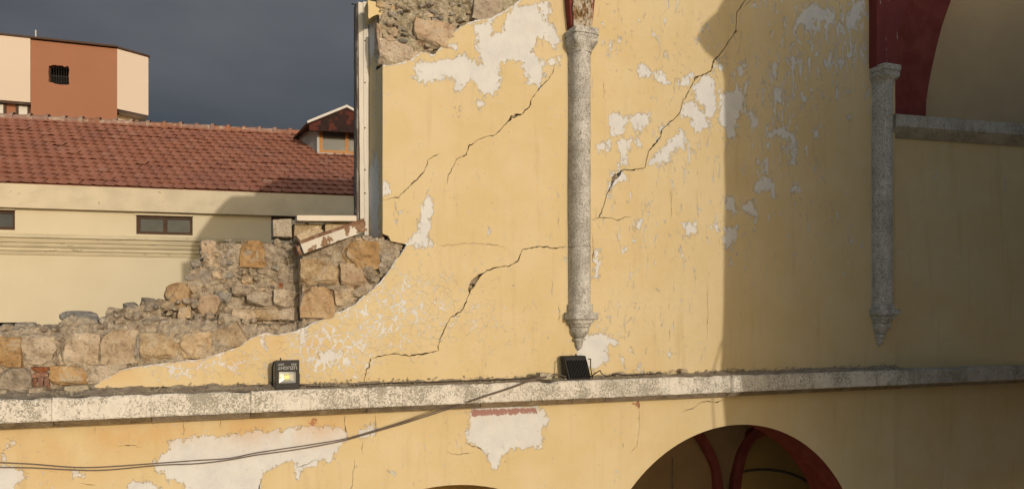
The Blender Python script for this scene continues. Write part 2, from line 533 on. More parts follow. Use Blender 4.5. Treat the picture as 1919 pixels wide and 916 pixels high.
def mat_tile():
    m = MT('clay_roof_tile', 0.8, 0.25)
    r = m.rand()
    g = m.n('ShaderNodeNewGeometry')
    r2 = m.math('FRACT', m.math('ADD', r, g.outputs['Random Per Island']))
    v = m.geo_co()
    n1 = m.noise(v, 1.1, 7, 0.65); n2 = m.noise(v, 22, 5, 0.65)
    c = m.ramp(r2, [(0.0, (0.335, 0.138, 0.086)), (0.5, (0.365, 0.154, 0.096)), (0.93, (0.395, 0.176, 0.112)), (1.0, (0.39, 0.20, 0.14))])
    c = m.mix(m.step(n1, 0.45, 0.66, 0, 0.6), c, (0.285, 0.127, 0.092))
    c = m.mix(m.step(n2, 0.55, 0.75, 0, 0.25), c, (0.40, 0.185, 0.125))
    m.color(c); m.bump(n2, 0.4, 0.008)
    return m.m
M_TILE = mat_tile()
M_RIDGE = mat_stone('ridge_tile', [(0.24, 0.11, 0.075), (0.31, 0.155, 0.105), (0.35, 0.185, 0.13), (0.42, 0.27, 0.20)], 6)

# ------------------------------------------------------------------ ground
gs = 220
verts = [(-400, -400, 0), (400, -400, 0), (400, 700, 0), (-400, 700, 0)]
g = mesh_obj('ground', verts, [(0, 1, 2, 3)], M_GROUND)
g['kind'] = 'structure'

# ------------------------------------------------------------------ church wall
church = empty('church_wall', (2.0, 0.4, 0.0))
tag(church, 'ruined church wall of cracked, peeling yellow plaster over broken rubble masonry', 'wall')
def C(o):
    """hang a part built in world coordinates under the church wall"""
    o.parent = church
    o.matrix_parent_inverse = Matrix.Translation(-church.location)
    return o

Z_TOP_F = CZ - 0.633      # cornice fascia, upper and lower edge
Z_BOT_F = CZ - 0.822
Z_CH = CZ - 0.878         # foot of its chamfer
CORN_Y = -0.28
XP = U(717, 300).x        # end of the standing upper wall (window jamb)
XR = U(1677, 450).x       # vertical break where the right bay starts
YR = 0.07                 # the right bay lies a little back

# broken top of the wall above the picture, traced from the shade it throws on the house behind
HOUSE_D = 17.0
PHI = math.atan(FPX / 5940.0)
HRZ = PHI - TH
E1 = Vector((math.cos(HRZ), math.sin(HRZ), 0)); E2 = Vector((-math.sin(HRZ), math.cos(HRZ), 0))
r0 = ray(330, 450)
HO = CAM + r0 * HOUSE_D
HO.z = 0.0
def HL(px, py, v=0.0):
    """house frame: (along facade, height) where a line of sight meets the plane v metres behind the facade"""
    r = ray(px, py)
    t = (v + (HO - CAM).dot(E2)) / r.dot(E2)
    p = CAM + r * t
    return ((p - HO).dot(E1), p.z)
def HW(u, v, w):
    p = HO + E1 * u + E2 * v
    return Vector((p.x, p.y, w))
def back_to_wall(p, y=0.35):
    s = (p.y - y)
    return (p.x + SX * s, p.z + SZ * s)

shade = [(238, 556), (250, 532), (285, 510), (332, 497), (352, 462), (372, 440), (392, 412), (420, 380), (474, 379), (478, 362)]
topline = [back_to_wall(HW(HL(a, b)[0], 0, HL(a, b)[1])) for a, b in shade]
tl = topline

# --- plaster sheets
PEEL = []
PEEL.append(scaled([(500,490),(560,440),(640,450),(700,430),(800,420),(880,380),(940,440),(1010,470),(985,400),(960,330),(975,250),(940,180),(1010,170),(1060,140),(1090,130),(1100,170),(1060,210),(1070,245),(1150,230),(1180,130),(1200,80),(1280,40),(1400,30),(1420,110),(1470,150),(1510,180),(1540,250),(1560,300),(1530,360),(1500,340),(1450,260),(1400,290),(1370,330),(1380,400),(1430,430),(1480,430),(1560,400),(1560,470),(1500,460),(1420,480),(1460,530),(1420,620),(1380,600),(1300,600),(1340,580),(1290,480),(1290,440),(1200,430),(1130,460),(1140,620),(1090,685),(1010,660),(960,610),(930,570),(880,600),(880,640),(840,660),(800,640),(820,580),(760,550),(660,590),(600,600),(510,560),(560,530)], 640, 0, 3.816))
for q in ([(940,740),(1020,690),(1020,760),(980,780)], [(815,780),(850,790),(840,825)], [(1400,0),(1480,10),(1500,120),(1430,110)], [(770,310),(800,300),(830,330),(820,370),(790,340)]):
    PEEL.append(scaled(q, 640, 0, 3.816))
for q in ([(175,70),(200,45),(235,70),(240,105),(190,115)], [(257,80),(290,80),(330,130),(310,145),(260,120)], [(360,120),(430,95),(440,110),(400,150),(365,155)],
          [(470,110),(520,90),(530,180),(540,240),(520,295),(490,290),(480,240),(440,200),(430,150)],
          [(400,215),(440,220),(460,250),(500,290),(510,330),(460,355),(430,350),(420,290),(380,290),(375,250)],
          [(50,280),(90,270),(130,290),(125,350),(90,375),(55,360)], [(140,280),(235,270),(235,300),(200,350),(185,375),(170,330),(145,320)],
          [(380,340),(400,380),(390,430),(340,440),(320,495),(240,500),(225,490),(300,420),(340,380)], [(0,410),(60,390),(45,460),(30,430),(0,450)],
          [(90,390),(190,385),(195,430),(150,400),(130,470),(135,510),(85,510),(110,470),(95,430)], [(380,765),(445,765),(450,810),(400,825)],
          [(530,750),(545,760),(545,810),(530,800)], [(165,750),(200,750),(195,790),(180,790)], [(540,30),(575,50),(560,80),(530,70)],
          [(555,190),(640,160),(665,180),(655,260),(630,300),(620,390),(590,390),(570,330),(550,320)], [(635,50),(660,40),(665,90),(645,105),(630,80)],
          [(795,150),(830,160),(840,230),(800,220)], [(680,255),(715,270),(720,340),(690,330)],
          [(755,360),(830,330),(890,370),(900,430),(900,500),(860,500),(890,450),(870,390),(810,370),(770,380)],
          [(720,580),(760,550),(790,570),(810,650),(790,650),(775,615),(720,630),(705,620)], [(750,470),(770,480),(770,550),(755,540)],
          [(650,690),(700,660),(715,700),(720,780),(690,720),(660,720)], [(575,640),(610,650),(635,700),(620,730),(580,700)],
          [(570,790),(625,780),(630,830),(600,890),(570,880)], [(870,590),(910,590),(910,630),(875,620)],
          [(970,350),(985,330),(1000,360),(990,380),(968,375)], [(60,540),(100,530),(140,550),(110,580),(70,590),(55,660),(40,650)],
          [(870,10),(890,20),(890,80),(870,75)], [(780,60),(805,50),(805,110),(785,115)], [(905,20),(925,30),(925,65),(905,60)], [(270,330),(320,320),(285,350)]):
    PEEL.append(scaled(q, 1120, 100, 2.41))
PEEL.append(scaled([(530,370),(560,290),(640,275),(650,300),(570,310),(540,350),(525,400)], 1000, 0, 3.817))
for q in ([(40,190),(70,195),(75,280),(60,370),(40,380)], [(-40,700),(10,690),(80,680),(160,720),(180,750),(110,750),(130,840),(60,880),(10,890),(-60,870)], [(290,860),(310,870),(315,900),(290,900)], [(440,795),(510,800),(470,815)]):
    PEEL.append(scaled(q, 1100, 400, 3.053))
for q in ([(40,100),(110,30),(160,20),(170,60),(240,50),(230,90),(180,130),(140,110),(120,190),(60,140),(30,170)], [(320,100),(370,20),(430,-20),(410,100),(380,130),(345,175),(320,150)], [(0,310),(25,320),(30,400),(5,410)], [(0,750),(30,760),(40,870),(10,916)]):
    PEEL.append(scaled(q, 1480, 0, 3.052))
PEEL.append(scaled([(200,330),(310,240),(290,200),(340,170),(420,180),(540,140),(640,150),(840,130),(900,100),(1130,105),(1290,70),(1520,70),(1560,95),(1620,95),(1650,160),(1590,210),(1580,250),(1555,280),(1540,320),(1480,360),(1475,320),(1390,370),(1310,390),(1290,420),(1285,480),(1255,480),(1260,360),(1220,330),(1100,370),(1040,410),(1000,460),(990,660),(440,660),(420,500),(350,480),(290,490),(265,420),(200,410)], 240, 780, 3.998))
PEEL.append(scaled([(1710,130),(1800,60),(1850,45),(1860,120),(1750,165)], 240, 780, 3.998))
PEEL.append(scaled([(0,490),(180,480),(250,550),(260,640),(0,640)], 240, 780, 3.998))
for q in ([(1165,360),(1240,345),(1530,350),(1580,390),(1600,440),(1560,470),(1565,570),(1480,580),(1370,585),(1330,650),(1310,700),(1280,690),(1250,600),(1200,570),(1140,540),(1150,480),(1165,470)], [(710,710),(770,695),(740,730)]):
    PEEL.append(scaled(q, 480, 640, 2.908))
for q in ([(-60,800),(60,790),(170,830),(110,880),(-60,990)], [(390,820),(460,820),(460,855),(390,855)], [(45,640),(75,630),(90,660),(60,670)], [(10,690),(30,670),(30,750),(12,760)]):
    PEEL.append(scaled(q, 0, 600, 2.898))
for q in ([(715,345),(728,340),(732,362),(716,370)], [(790,395),(803,360),(812,372),(808,420),(800,455),(770,460),(765,450),(785,430)], [(598,663),(622,656),(640,668),(622,680),(600,676)],
          [(770,462),(808,448),(812,458),(790,468)], [(490,625),(497,625),(498,655),(490,650)], [(560,625),(575,615),(570,650),(560,640)]):
    PEEL.append(q)

CRAZE = [(620, 655, 75, 55, 1.15), (570, 690, 60, 30, 0.9), (760, 580, 110, 70, 0.85), (680, 610, 80, 60, 0.9), (740, 500, 50, 40, 0.55), (345, 690, 60, 18, 0.95), (450, 680, 70, 30, 0.75), (880, 600, 110, 70, 0.55), (1150, 600, 60, 60, 0.45), (920, 500, 60, 60, 0.35), (960, 640, 80, 40, 0.4)]
DRIP = [(1560, 60, 120, 110, 1.0), (1450, 200, 90, 140, 0.8), (1250, 60, 150, 70, 0.5), (1240, 300, 110, 160, 0.45), (1600, 500, 60, 120, 0.3), (1500, 380, 120, 130, 0.45), (1200, 420, 140, 60, 0.5), (1190, 600, 120, 90, 0.45), (1180, 250, 90, 90, 0.4), (1290, 450, 60, 80, 0.45), (800, 400, 40, 60, 0.35), (930, 440, 120, 30, 0.25)]
OLDRED = [[(573,794),(595,783),(595,796)], [(882,768),(1006,764),(1006,773),(884,779)], [(1184,754),(1197,750),(1196,763)], [(1186,690),(1188,690),(1188,694)]]
RUST = [(60, 830, 160, 40, 0.5), (250, 815, 120, 22, 0.7), (520, 800, 110, 22, 0.75), (120, 880, 80, 30, 0.4), (250, 700, 60, 14, 0.5), (530, 640, 60, 20, 0.45), (420, 675, 80, 18, 0.4)]

def fields(me, y):
    n = len(me.vertices)
    co = np.empty(n * 3); me.vertices.foreach_get('co', co); co = co.reshape(-1, 3)
    dx = co[:, 0]; dy = co[:, 1] + CAMD; dz = co[:, 2] - CZ
    t = dx * ST + dy * CT
    px = W / 2 + FPX * (dx * CT - dy * ST) / t
    py = HOR - FPX * dz / t
    pe = np.full(n, -22.0)
    for poly in PEEL:
        xs = [p[0] for p in poly]; ys = [p[1] for p in poly]
        k = (px > min(xs) - 25) & (px < max(xs) + 25) & (py > min(ys) - 25) & (py < max(ys) + 25)
        if k.any():
            pe[k] = np.maximum(pe[k], sdf(px[k], py[k], poly))
    pe = np.where(pe > 0, np.clip(pe / 11, 0, 1), np.clip(pe / 11, -1.6, 0))
    def line_dist(pts, k):
        d = np.full(int(k.sum()), 1e9); X = px[k]; Y = py[k]
        for (ax, ay), (bx, by) in zip(pts[:-1], pts[1:]):
            ux, uy = bx - ax, by - ay
            t_ = np.clip(((X - ax) * ux + (Y - ay) * uy) / (ux * ux + uy * uy + 1e-9), 0, 1)
            d = np.minimum(d, np.hypot(X - ax - t_ * ux, Y - ay - t_ * uy))
        return d
    for pts, w0 in CRACKS + [(edge_low, -1), (edge_top, -1)]:
        xs = [p[0] for p in pts]; ys = [p[1] for p in pts]
        k = (px > min(xs) - 25) & (px < max(xs) + 25) & (py > min(ys) - 25) & (py < max(ys) + 25)
        if k.any():
            d = line_dist(pts, k)
            f_ = np.clip(0.55 - d / 4.0, -1.6, 0.55) if w0 < 0 else np.clip(-0.50 + 0.08 * (w0 > 0.008) - d / 14, -1.6, 0)
            pe[k] = np.maximum(pe[k], f_)
    def blobs(L):
        a = np.zeros(n)
        for (x, y_, rx, ry, s) in L:
            a = np.maximum(a, s * np.exp(-0.5 * (((px - x) / rx) ** 2 + ((py - y_) / ry) ** 2)))
        return a
    red_ = np.full(n, -3.0)
    for poly in OLDRED:
        red_ = np.maximum(red_, sdf(px, py, poly) / 6)
    at = me.attributes.new('oldred', 'FLOAT', 'POINT'); at.data.foreach_set('value', np.clip(red_ + 3, 0, 6).astype(np.float32))
    for nm, arr in (('peel', pe), ('craze', blobs(CRAZE)), ('drip', blobs(DRIP)), ('rust', blobs(RUST))):
        at = me.attributes.new(nm, 'FLOAT', 'POINT')
        at.data.foreach_set('value', arr.astype(np.float32))

CRACKS = []
def crack_poly(pts_px, w0, seed, taper=True, holes=()):
    CRACKS.append((pts_px, w0))
    """thin jagged slit polygon (world XZ) along photograph points; w0 in metres"""
    P = [XZ(*p) for p in pts_px]
    L = rough_line(P, 0.018, 0.017, seed)
    left, right = [], []
    n = len(L)
    for i, p in enumerate(L):
        a = Vector(L[max(i - 1, 0)]); b = Vector(L[min(i + 1, n - 1)])
        d = (b - a).normalized(); nr = Vector((-d.y, d.x))
        w = w0 * 1.35 * (0.38 + 1.6 * abs(noise.noise(Vector((i * 0.31, seed * 5.1, 0)))) + 0.35 * noise.noise(Vector((i * 0.9, seed * 2.1, 4))))
        if taper:
            w *= min(1, (i + 0.35) / 4) * min(1, (n - 1 - i + 0.35) / 4)
        for (hx, hy, hr, hw) in holes:
            c = Vector(XZ(hx, hy))
            dd = (Vector(p) - c).length
            if dd < hr:
                w += hw * (1 - dd / hr)
        w = max(w, 0.0012)
        v = Vector(p)
        left.append(v + nr * w * 0.5); right.append(v - nr * w * 0.5)
    return [(v.x, v.y) for v in left + right[::-1]]

CR_A = crack_poly([(1404,-20),(1398,0),(1390,10),(1380,25),(1378,60),(1362,85),(1347,105),(1338,112),(1333,133),(1305,145),(1292,170),(1280,190),(1275,210),(1262,225),(1240,243),(1237,258),(1218,280),(1211,300),(1207,315),(1195,318),(1165,320),(1152,333),(1143,352),(1134,375),(1128,395),(1120,411)], 0.0125, 1, True, [(1152,330,0.11,0.055),(1305,146,0.05,0.02)])
CR_A2 = crack_poly([(1424,-12),(1408,0),(1396,11)], 0.008, 2)
CR_A3 = crack_poly([(1376,64),(1384,60),(1390,57)], 0.007, 3)
CR_B = crack_poly([(1042,118),(1036,138),(1012,165),(996,186),(994,196),(978,214),(958,219),(948,233),(930,252),(897,261),(880,272),(874,290),(856,298),(842,326),(838,345)], 0.007, 4, True, [(962,217,0.10,0.028)])
CR_B2 = crack_poly([(824,287),(803,299),(796,320),(772,344),(747,370),(724,374),(712,376)], 0.0065, 5)
CR_C = crack_poly([(1062,462),(1040,465),(1010,462),(980,467),(970,490),(955,498),(925,502),(902,514),(887,528),(880,546),(875,565),(862,585),(845,594),(836,610),(824,635),(821,657),(790,663),(765,667),(740,662),(715,667),(695,671)], 0.0085, 6, True, [(888,526,0.14,0.05),(881,536,0.07,0.02)])
CR_C2 = crack_poly([(694,672),(692,688),(686,693),(683,716)], 0.0095, 7, True, [(694,672,0.03,0.015)])
CR_D = crack_poly([(1106,412),(1125,408),(1148,409),(1158,414),(1170,407),(1185,406)], 0.006, 8)
CR_D2 = crack_poly([(820,461),(850,458),(890,456),(925,459),(942,461)], 0.0045, 9)
CR_E = [crack_poly([(1258,348),(1258,378),(1257,412)], 0.005, 10), crack_poly([(1326,530),(1326,590),(1324,640)], 0.004, 11), crack_poly([(1125,700),(1126,724)], 0.004, 12),
        crack_poly([(1111,440),(1111,500)], 0.005, 13), crack_poly([(1047,570),(1047,610)], 0.004, 14), crack_poly([(1255,612),(1254,640)], 0.004, 15), crack_poly([(1132,150),(1131,185)], 0.0045, 16),
        crack_poly([(1046,405),(1047,425)], 0.005, 17)]
LOW_CR = [crack_poly([(343,788),(345,806),(344,816)], 0.008, 21), crack_poly([(412,783),(413,805)], 0.006, 22), crack_poly([(645,778),(647,800),(648,812),(652,820)], 0.006, 23),
          crack_poly([(704,775),(705,800),(703,815)], 0.0055, 24), crack_poly([(679,823),(680,850)], 0.004, 25), crack_poly([(665,858),(661,890),(659,920)], 0.005, 26),
          crack_poly([(1276,772),(1300,764),(1318,752),(1345,753),(1358,748)], 0.007, 27), crack_poly([(1198,760),(1198,800),(1194,835),(1180,850)], 0.0035, 28),
          crack_poly([(840,846),(860,852),(886,847)], 0.006, 29), crack_poly([(540,748),(560,846)], 0.0001, 30) if False else crack_poly([(872,830),(895,838),(910,845)], 0.006, 30),
          crack_poly([(942,830),(946,842)], 0.008, 31), crack_poly([(1542,735),(1540,752),(1548,768)], 0.0035, 32), crack_poly([(150,905),(180,908)], 0.007, 33),
          crack_poly([(490,896),(486,916),(490,935)], 0.009, 34), crack_poly([(555,877),(575,870),(598,858)], 0.007, 35), crack_poly([(218,835),(250,834),(262,838)], 0.006, 36), crack_poly([(93,882),(106,884)], 0.008, 37)]

def plaster(name, outline, cuts, y, sp, mat, depth=0.055, seed=0):
    pts = [Vector(p) for p in outline]
    co = list(pts); edges = []
    faces = [list(range(len(pts)))]
    for c in cuts:
        b = len(co)
        co += [Vector(p) for p in c]
        edges += [(b + i, b + (i + 1) % len(c)) for i in range(len(c))]
    xs = [p[0] for p in outline]; zs = [p[1] for p in outline]
    gx, gz = np.meshgrid(np.arange(min(xs), max(xs), sp), np.arange(min(zs), max(zs), sp))
    gx = gx.ravel(); gz = gz.ravel()
    rs = np.random.RandomState(seed)
    gx = gx + rs.uniform(-0.3, 0.3, gx.shape) * sp; gz = gz + rs.uniform(-0.3, 0.3, gz.shape) * sp
    k = in_poly(gx, gz, outline)
    for c in cuts:
        k &= ~in_poly(gx, gz, c)
    co += [Vector((a, b)) for a, b in zip(gx[k], gz[k])]
    V, E, F, _, _, _ = delaunay_2d_cdt(co, edges, faces, 1, 1e-5, False)
    V = np.array([(v.x, v.y) for v in V]); F = np.array([f for f in F if len(f) == 3])
    cen = V[F].mean(axis=1)
    keep = in_poly(cen[:, 0], cen[:, 1], outline)
    for c in cuts:
        keep &= ~in_poly(cen[:, 0], cen[:, 1], c)
    F = F[keep]
    # gentle unevenness of the hand-laid coat
    yy = np.array([y + 0.010 * noise.noise(Vector((a * 1.3, b * 1.3, seed))) + 0.003 * noise.noise(Vector((a * 5, b * 5, seed))) for a, b in V])
    e = {}
    for f in F:
        for i in range(3):
            a, b = int(f[i]), int(f[(i + 1) % 3])
            e[(a, b)] = e.get((a, b), 0) + 1
    bd = [(a, b) for (a, b) in e if (b, a) not in e]
    verts = [(V[i][0], yy[i], V[i][1]) for i in range(len(V))]
    idx = {}
    fs = [tuple(int(i) for i in f) for f in F]
    for a, b in bd:
        for q in (a, b):
            if q not in idx:
                idx[q] = len(verts); verts.append((V[q][0], yy[q] + depth, V[q][1]))
        fs.append((b, a, idx[a], idx[b]))
    o = mesh_obj(name, verts, fs, mat)
    me = o.data
    # faces must look towards the room (-Y)
    if len(me.polygons) and me.polygons[0].normal.y > 0:
        me.flip_normals()
    fields(me, y)
    return C(o)

# outline of the standing plaster, upper wall
edge_low = [(762,458),(748,480),(735,497),(715,525),(690,548),(660,573),(620,592),(590,603),(555,620),(520,627),(497,623),(482,628),(470,633),(455,645),(440,652),(415,660),(395,668),(340,677),(290,682),(250,687),(225,695),(190,713),(172,727)]
edge_top = [(1000,-40),(975,0),(950,18),(920,35),(890,38),(862,50),(840,70),(825,90),(812,102),(790,97),(770,112),(745,120),(719,122)]
el = rough_line([XZ(*p) for p in edge_low], 0.03, 0.016, 3)
et = rough_line([XZ(*p) for p in edge_top], 0.03, 0.016, 4)
zt = CZ + 5.0
up_out = [(et[0][0], zt)] + et + rough_line([(XP, XZ(717, 123)[1]), (XP, XZ(717, 436)[1])], 0.2, 0.002, 1) + rough_line([XZ(718,438), XZ(728,442), XZ(733,452), XZ(760,457)], 0.03, 0.01, 6)[:-1] + el + [(XR, Z_TOP_F - 0.05), (XR, zt)]
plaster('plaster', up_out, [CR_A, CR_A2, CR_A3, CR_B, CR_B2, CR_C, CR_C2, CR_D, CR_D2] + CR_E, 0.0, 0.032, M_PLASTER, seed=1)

# lower wall with the round arches
def circ3(a, b, c):
    (x1, y1), (x2, y2), (x3, y3) = a, b, c
    d = 2 * (x1 * (y2 - y3) + x2 * (y3 - y1) + x3 * (y1 - y2))
    ux = ((x1**2 + y1**2) * (y2 - y3) + (x2**2 + y2**2) * (y3 - y1) + (x3**2 + y3**2) * (y1 - y2)) / d
    uy = ((x1**2 + y1**2) * (x3 - x2) + (x2**2 + y2**2) * (x1 - x3) + (x3**2 + y3**2) * (x2 - x1)) / d
    return ux, uy, math.hypot(x1 - ux, y1 - uy)
ACX, ACZ, AR = circ3(XZ(1182, 916), XZ(1392, 795), XZ(1580, 916))
apx = XZ(840, 909)
A2X, A2Z, A2R = apx[0], apx[1] - AR, AR
XL = U(-420, 800).x
ZB = CZ - 3.4
def arch_pts(cx, cz, r, n=48, foot=None):
    pts = [(cx + r * math.cos(math.pi * k / n), cz + r * math.sin(math.pi * k / n)) for k in range(n + 1)]
    return [(cx + r, foot)] + pts + [(cx - r, foot)]
low_out = [(XL, Z_CH + 0.06), (XL, ZB)] + arch_pts(A2X, A2Z, A2R, 48, ZB)[::-1] + arch_pts(ACX, ACZ, AR, 64, ZB)[::-1] + [(XR, ZB), (XR, Z_CH + 0.06)]
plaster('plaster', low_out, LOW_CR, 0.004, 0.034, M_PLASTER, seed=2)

# right bay, a little back, and its lower wall
XE = U(1919, 450).x + 2.5
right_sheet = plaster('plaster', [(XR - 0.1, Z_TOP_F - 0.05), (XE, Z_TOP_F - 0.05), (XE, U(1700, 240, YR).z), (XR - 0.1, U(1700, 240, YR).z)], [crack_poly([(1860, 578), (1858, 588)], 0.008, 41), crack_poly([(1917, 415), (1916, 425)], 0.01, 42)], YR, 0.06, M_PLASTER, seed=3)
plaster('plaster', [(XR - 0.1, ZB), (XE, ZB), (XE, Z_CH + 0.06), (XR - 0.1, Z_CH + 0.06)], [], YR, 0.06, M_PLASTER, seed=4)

def turn(o):
    """the upper right bay stands slightly turned towards the room"""
    for v in o.data.vertices:
        if v.co.x > XR:
            v.co.y -= 0.13 * (v.co.x - XR)
    return o
# --- thick core behind the plaster
WT = 0.95
core_poly = [(XP + 0.03, Z_CH), (XR + 0.2, Z_CH), (XR + 0.2, CZ + 5.4), (tl[-1][0] + 0.6, CZ + 5.3)] + [(max(x, XP + 0.03), z) for x, z in tl[::-1]] + [(XP + 0.03, CZ + 1)]
cp = []
for p in core_poly:
    if not cp or (abs(p[0] - cp[-1][0]) + abs(p[1] - cp[-1][1])) > 1e-3:
        cp.append(p)
C(prism('wall_core', cp, 0.17, WT, M_MORTAR))
C(prism('wall_core', [(XL, Z_CH - 0.02), (XL, ZB - 2)] + arch_pts(A2X, A2Z, A2R + 0.002, 40, ZB - 2)[::-1] + arch_pts(ACX, ACZ, AR + 0.002, 48, ZB - 2)[::-1] + [(XE, ZB - 2), (XE, Z_CH - 0.02)], 0.17, 0.62, M_CORE))
turn(right_sheet)
turn(C(box('wall_core', XR + 0.2, XE, YR + 0.12, WT, Z_CH, U(1700, 240, YR).z, M_CORE)))
# plastered return of the jamb beside the window, deep in the wall
jz0, jz1 = U(717, 445).z, U(717, 18).z
def sheet_x(name, x, y0, y1, z0, z1, ny, nz, mat, seed, top_drop=0.0):
    vs, fs = [], []
    for i in range(nz + 1):
        for j in range(ny + 1):
            y = y0 + (y1 - y0) * j / ny
            z = z0 + (z1 - z0) * i / nz
            vs.append((x - 0.165 * y + 0.006 * noise.noise(Vector((y * 4, z * 3, seed))), y, z))
    for i in range(nz):
        for j in range(ny):
            a = i * (ny + 1) + j
            zc = (vs[a][2] + vs[a + ny + 1][2]) / 2
            yc = (vs[a][1] + vs[a + 1][1]) / 2
            if zc > z1 - 0.55 and (yc - y0) < 0.16 + 0.08 * noise.noise(Vector((zc * 6, 1, seed))) and top_drop:
                continue
            fs.append((a, a + ny + 1, a + ny + 2, a + 1))
    return mesh_obj(name, vs, fs, mat)
o = C(sheet_x('jamb_plaster', XP, 0.004, 0.40, jz0, jz1, 16, 110, M_PLASTER, 5, 0.5))
me = o.data; n = len(me.vertices)
co = np.empty(n * 3); me.vertices.foreach_get('co', co); co = co.reshape(-1, 3)
pe = np.array([-1.2 + 1.9 * max(0, noise.noise(Vector((c[1] * 2.3, c[2] * 1.1, 3.3))) + 0.15) * 1.6 + (0.8 if c[2] > jz1 - 1.0 and c[1] > 0.12 else 0) for c in co])
for nm, arr in (('peel', pe), ('craze', pe * 0), ('drip', pe * 0), ('rust', pe * 0)):
    at = me.attributes.new(nm, 'FLOAT', 'POINT'); at.data.foreach_set('value', arr.astype(np.float32))

# --- stones
def rock(seed, boxy, cuts=4):
    bm = bmesh.new()
    bmesh.ops.create_cube(bm, size=2.0)
    bmesh.ops.subdivide_edges(bm, edges=bm.edges[:], cuts=cuts, use_grid_fill=True)
    r = random.Random(seed)
    planes = []
    for _ in range(6 if boxy else 12):
        v = Vector((r.gauss(0, 1), r.gauss(0, 1), r.gauss(0, 1))).normalized()
        planes.append((v, r.uniform(0.95, 1.2) if boxy else r.uniform(0.66, 0.98)))
    for v in bm.verts:
        p = v.co.copy()
        sph = p.normalized() * (1.12 if boxy else 1.0)
        k = 0.13 if boxy else 0.42
        q = p.lerp(sph, k)
        # rounded, skewed, chipped
        for nrm, d in planes:
            dd = q.dot(nrm) - d
            if dd > 0:
                q -= nrm * dd * (0.8 if boxy else 0.97)
        off = Vector((seed * 3.1, seed * 1.7, seed * 0.9))
        q *= 1 + 0.10 * noise.noise(p * 1.1 + off) + 0.06 * noise.noise(p * 2.6 + off)
        q += Vector((noise.noise(p * 1.7 + off), noise.noise(p * 1.7 + off * 1.3), noise.noise(p * 1.7 + off * 1.9))) * (0.06 if boxy else 0.08)
        q += p.normalized() * (0.035 * noise.noise(p * 5.1 + off) + 0.022 * noise.noise(p * 10 + off))
        v.co = q * 0.5
    me = bpy.data.meshes.new('stone')
    bm.normal_update(); bm.to_mesh(me); bm.free()
    return me
BOXY = {}; ROUND = {}
MATS = {'tan': M_TAN, 'orange': M_ORANGE, 'grey': M_GREY, 'cool': M_COOL, 'brick': M_BRICK, 'mortar': M_MORTAR, 'pale': M_PALE}
def get_rock(kind, boxy, i):
    D = BOXY if boxy else ROUND
    key = (kind, i)
    if key not in D:
        me = rock(i + (0 if boxy else 50) + 1, boxy, 9 if boxy else 5)
        me.materials.append(MATS[kind])
        D[key] = me
    return D[key]
NST = 0
def stone(px, py, w, h, y, depth, kind='tan', boxy=True, rot=0.0, name='stone', var=None):
    """one stone: photograph centre and size in pixels, front face at Y = y"""
    global NST
    NST += 1
    a = U(px - w / 2, py, y); b = U(px + w / 2, py, y)
    t = U(px, py - h / 2, y); s = U(px, py + h / 2, y)
    i = rng.randrange(9) if var is None else var
    o = bpy.data.objects.new(name, get_rock(kind, boxy, i))
    COL.objects.link(o)
    c = U(px, py, y)
    o.location = (c.x, y + depth / 2, c.z)
    o.scale = (abs(b.x - a.x) * 1.05, depth, abs(t.z - s.z) * 1.05)
    o.rotation_euler = (rng.uniform(-.06, .06), rad(rot), rng.uniform(-.08, .08))
    return C(o)

T, O_, G_, K_, R_ = 'tan', 'orange', 'grey', 'cool', 'brick'
# dressed courses of the low wall
for px, py, w, h, k, rot in [(12,660,60,54,O_,0),(70,656,80,54,T,2),(150,656,71,58,T,0),(222,651,73,62,T,-1),(297,652,72,56,T,1),(367,648,62,50,T,-3),(432,633,54,42,T,-28),
                             (28,712,62,42,G_,0),(130,706,76,38,O_,2),(193,700,58,32,T,-6),(-45,715,70,45,T,0),(-62,662,72,52,T,0),(-140,664,74,54,T,2),(-220,668,78,56,O_,0),(-310,674,84,56,T,-2),(-120,722,78,46,O_,0),(-210,726,84,48,T,0),(-310,732,96,50,G_,0),(222,692,34,18,G_,-15),
                             (118,660,8,48,G_,0),(258,650,9,45,G_,4)]:
    stone(px, py, w, h, 0.012 + rng.uniform(-.01, .02), 0.34, k, True, rot)
# bricks packed into a gap
for px, py, w, h, rot in [(76,692,34,9,2),(75,703,33,9,-3),(64,716,9,18,0),(75,717,10,20,4),(86,718,9,18,-4)]:
    stone(px, py, w, h, 0.02, 0.2, R_, True, rot, 'brick')
# dressed blocks against the standing wall
for px, py, w, h, k, rot in [(678,474,66,52,O_,0),(602,514,74,52,T,1),(664,520,54,50,O_,-3),(597,570,64,56,O_,1),(648,557,42,38,T,-8),(722,492,30,34,G_,-20),(733,470,42,22,G_,8),(694,512,22,38,G_,-20),(622,540,50,10,G_,4),(672,548,26,18,G_,-30)]:
    stone(px, py, w, h, 0.0 + rng.uniform(-.01, .015), 0.42, k, True, rot)
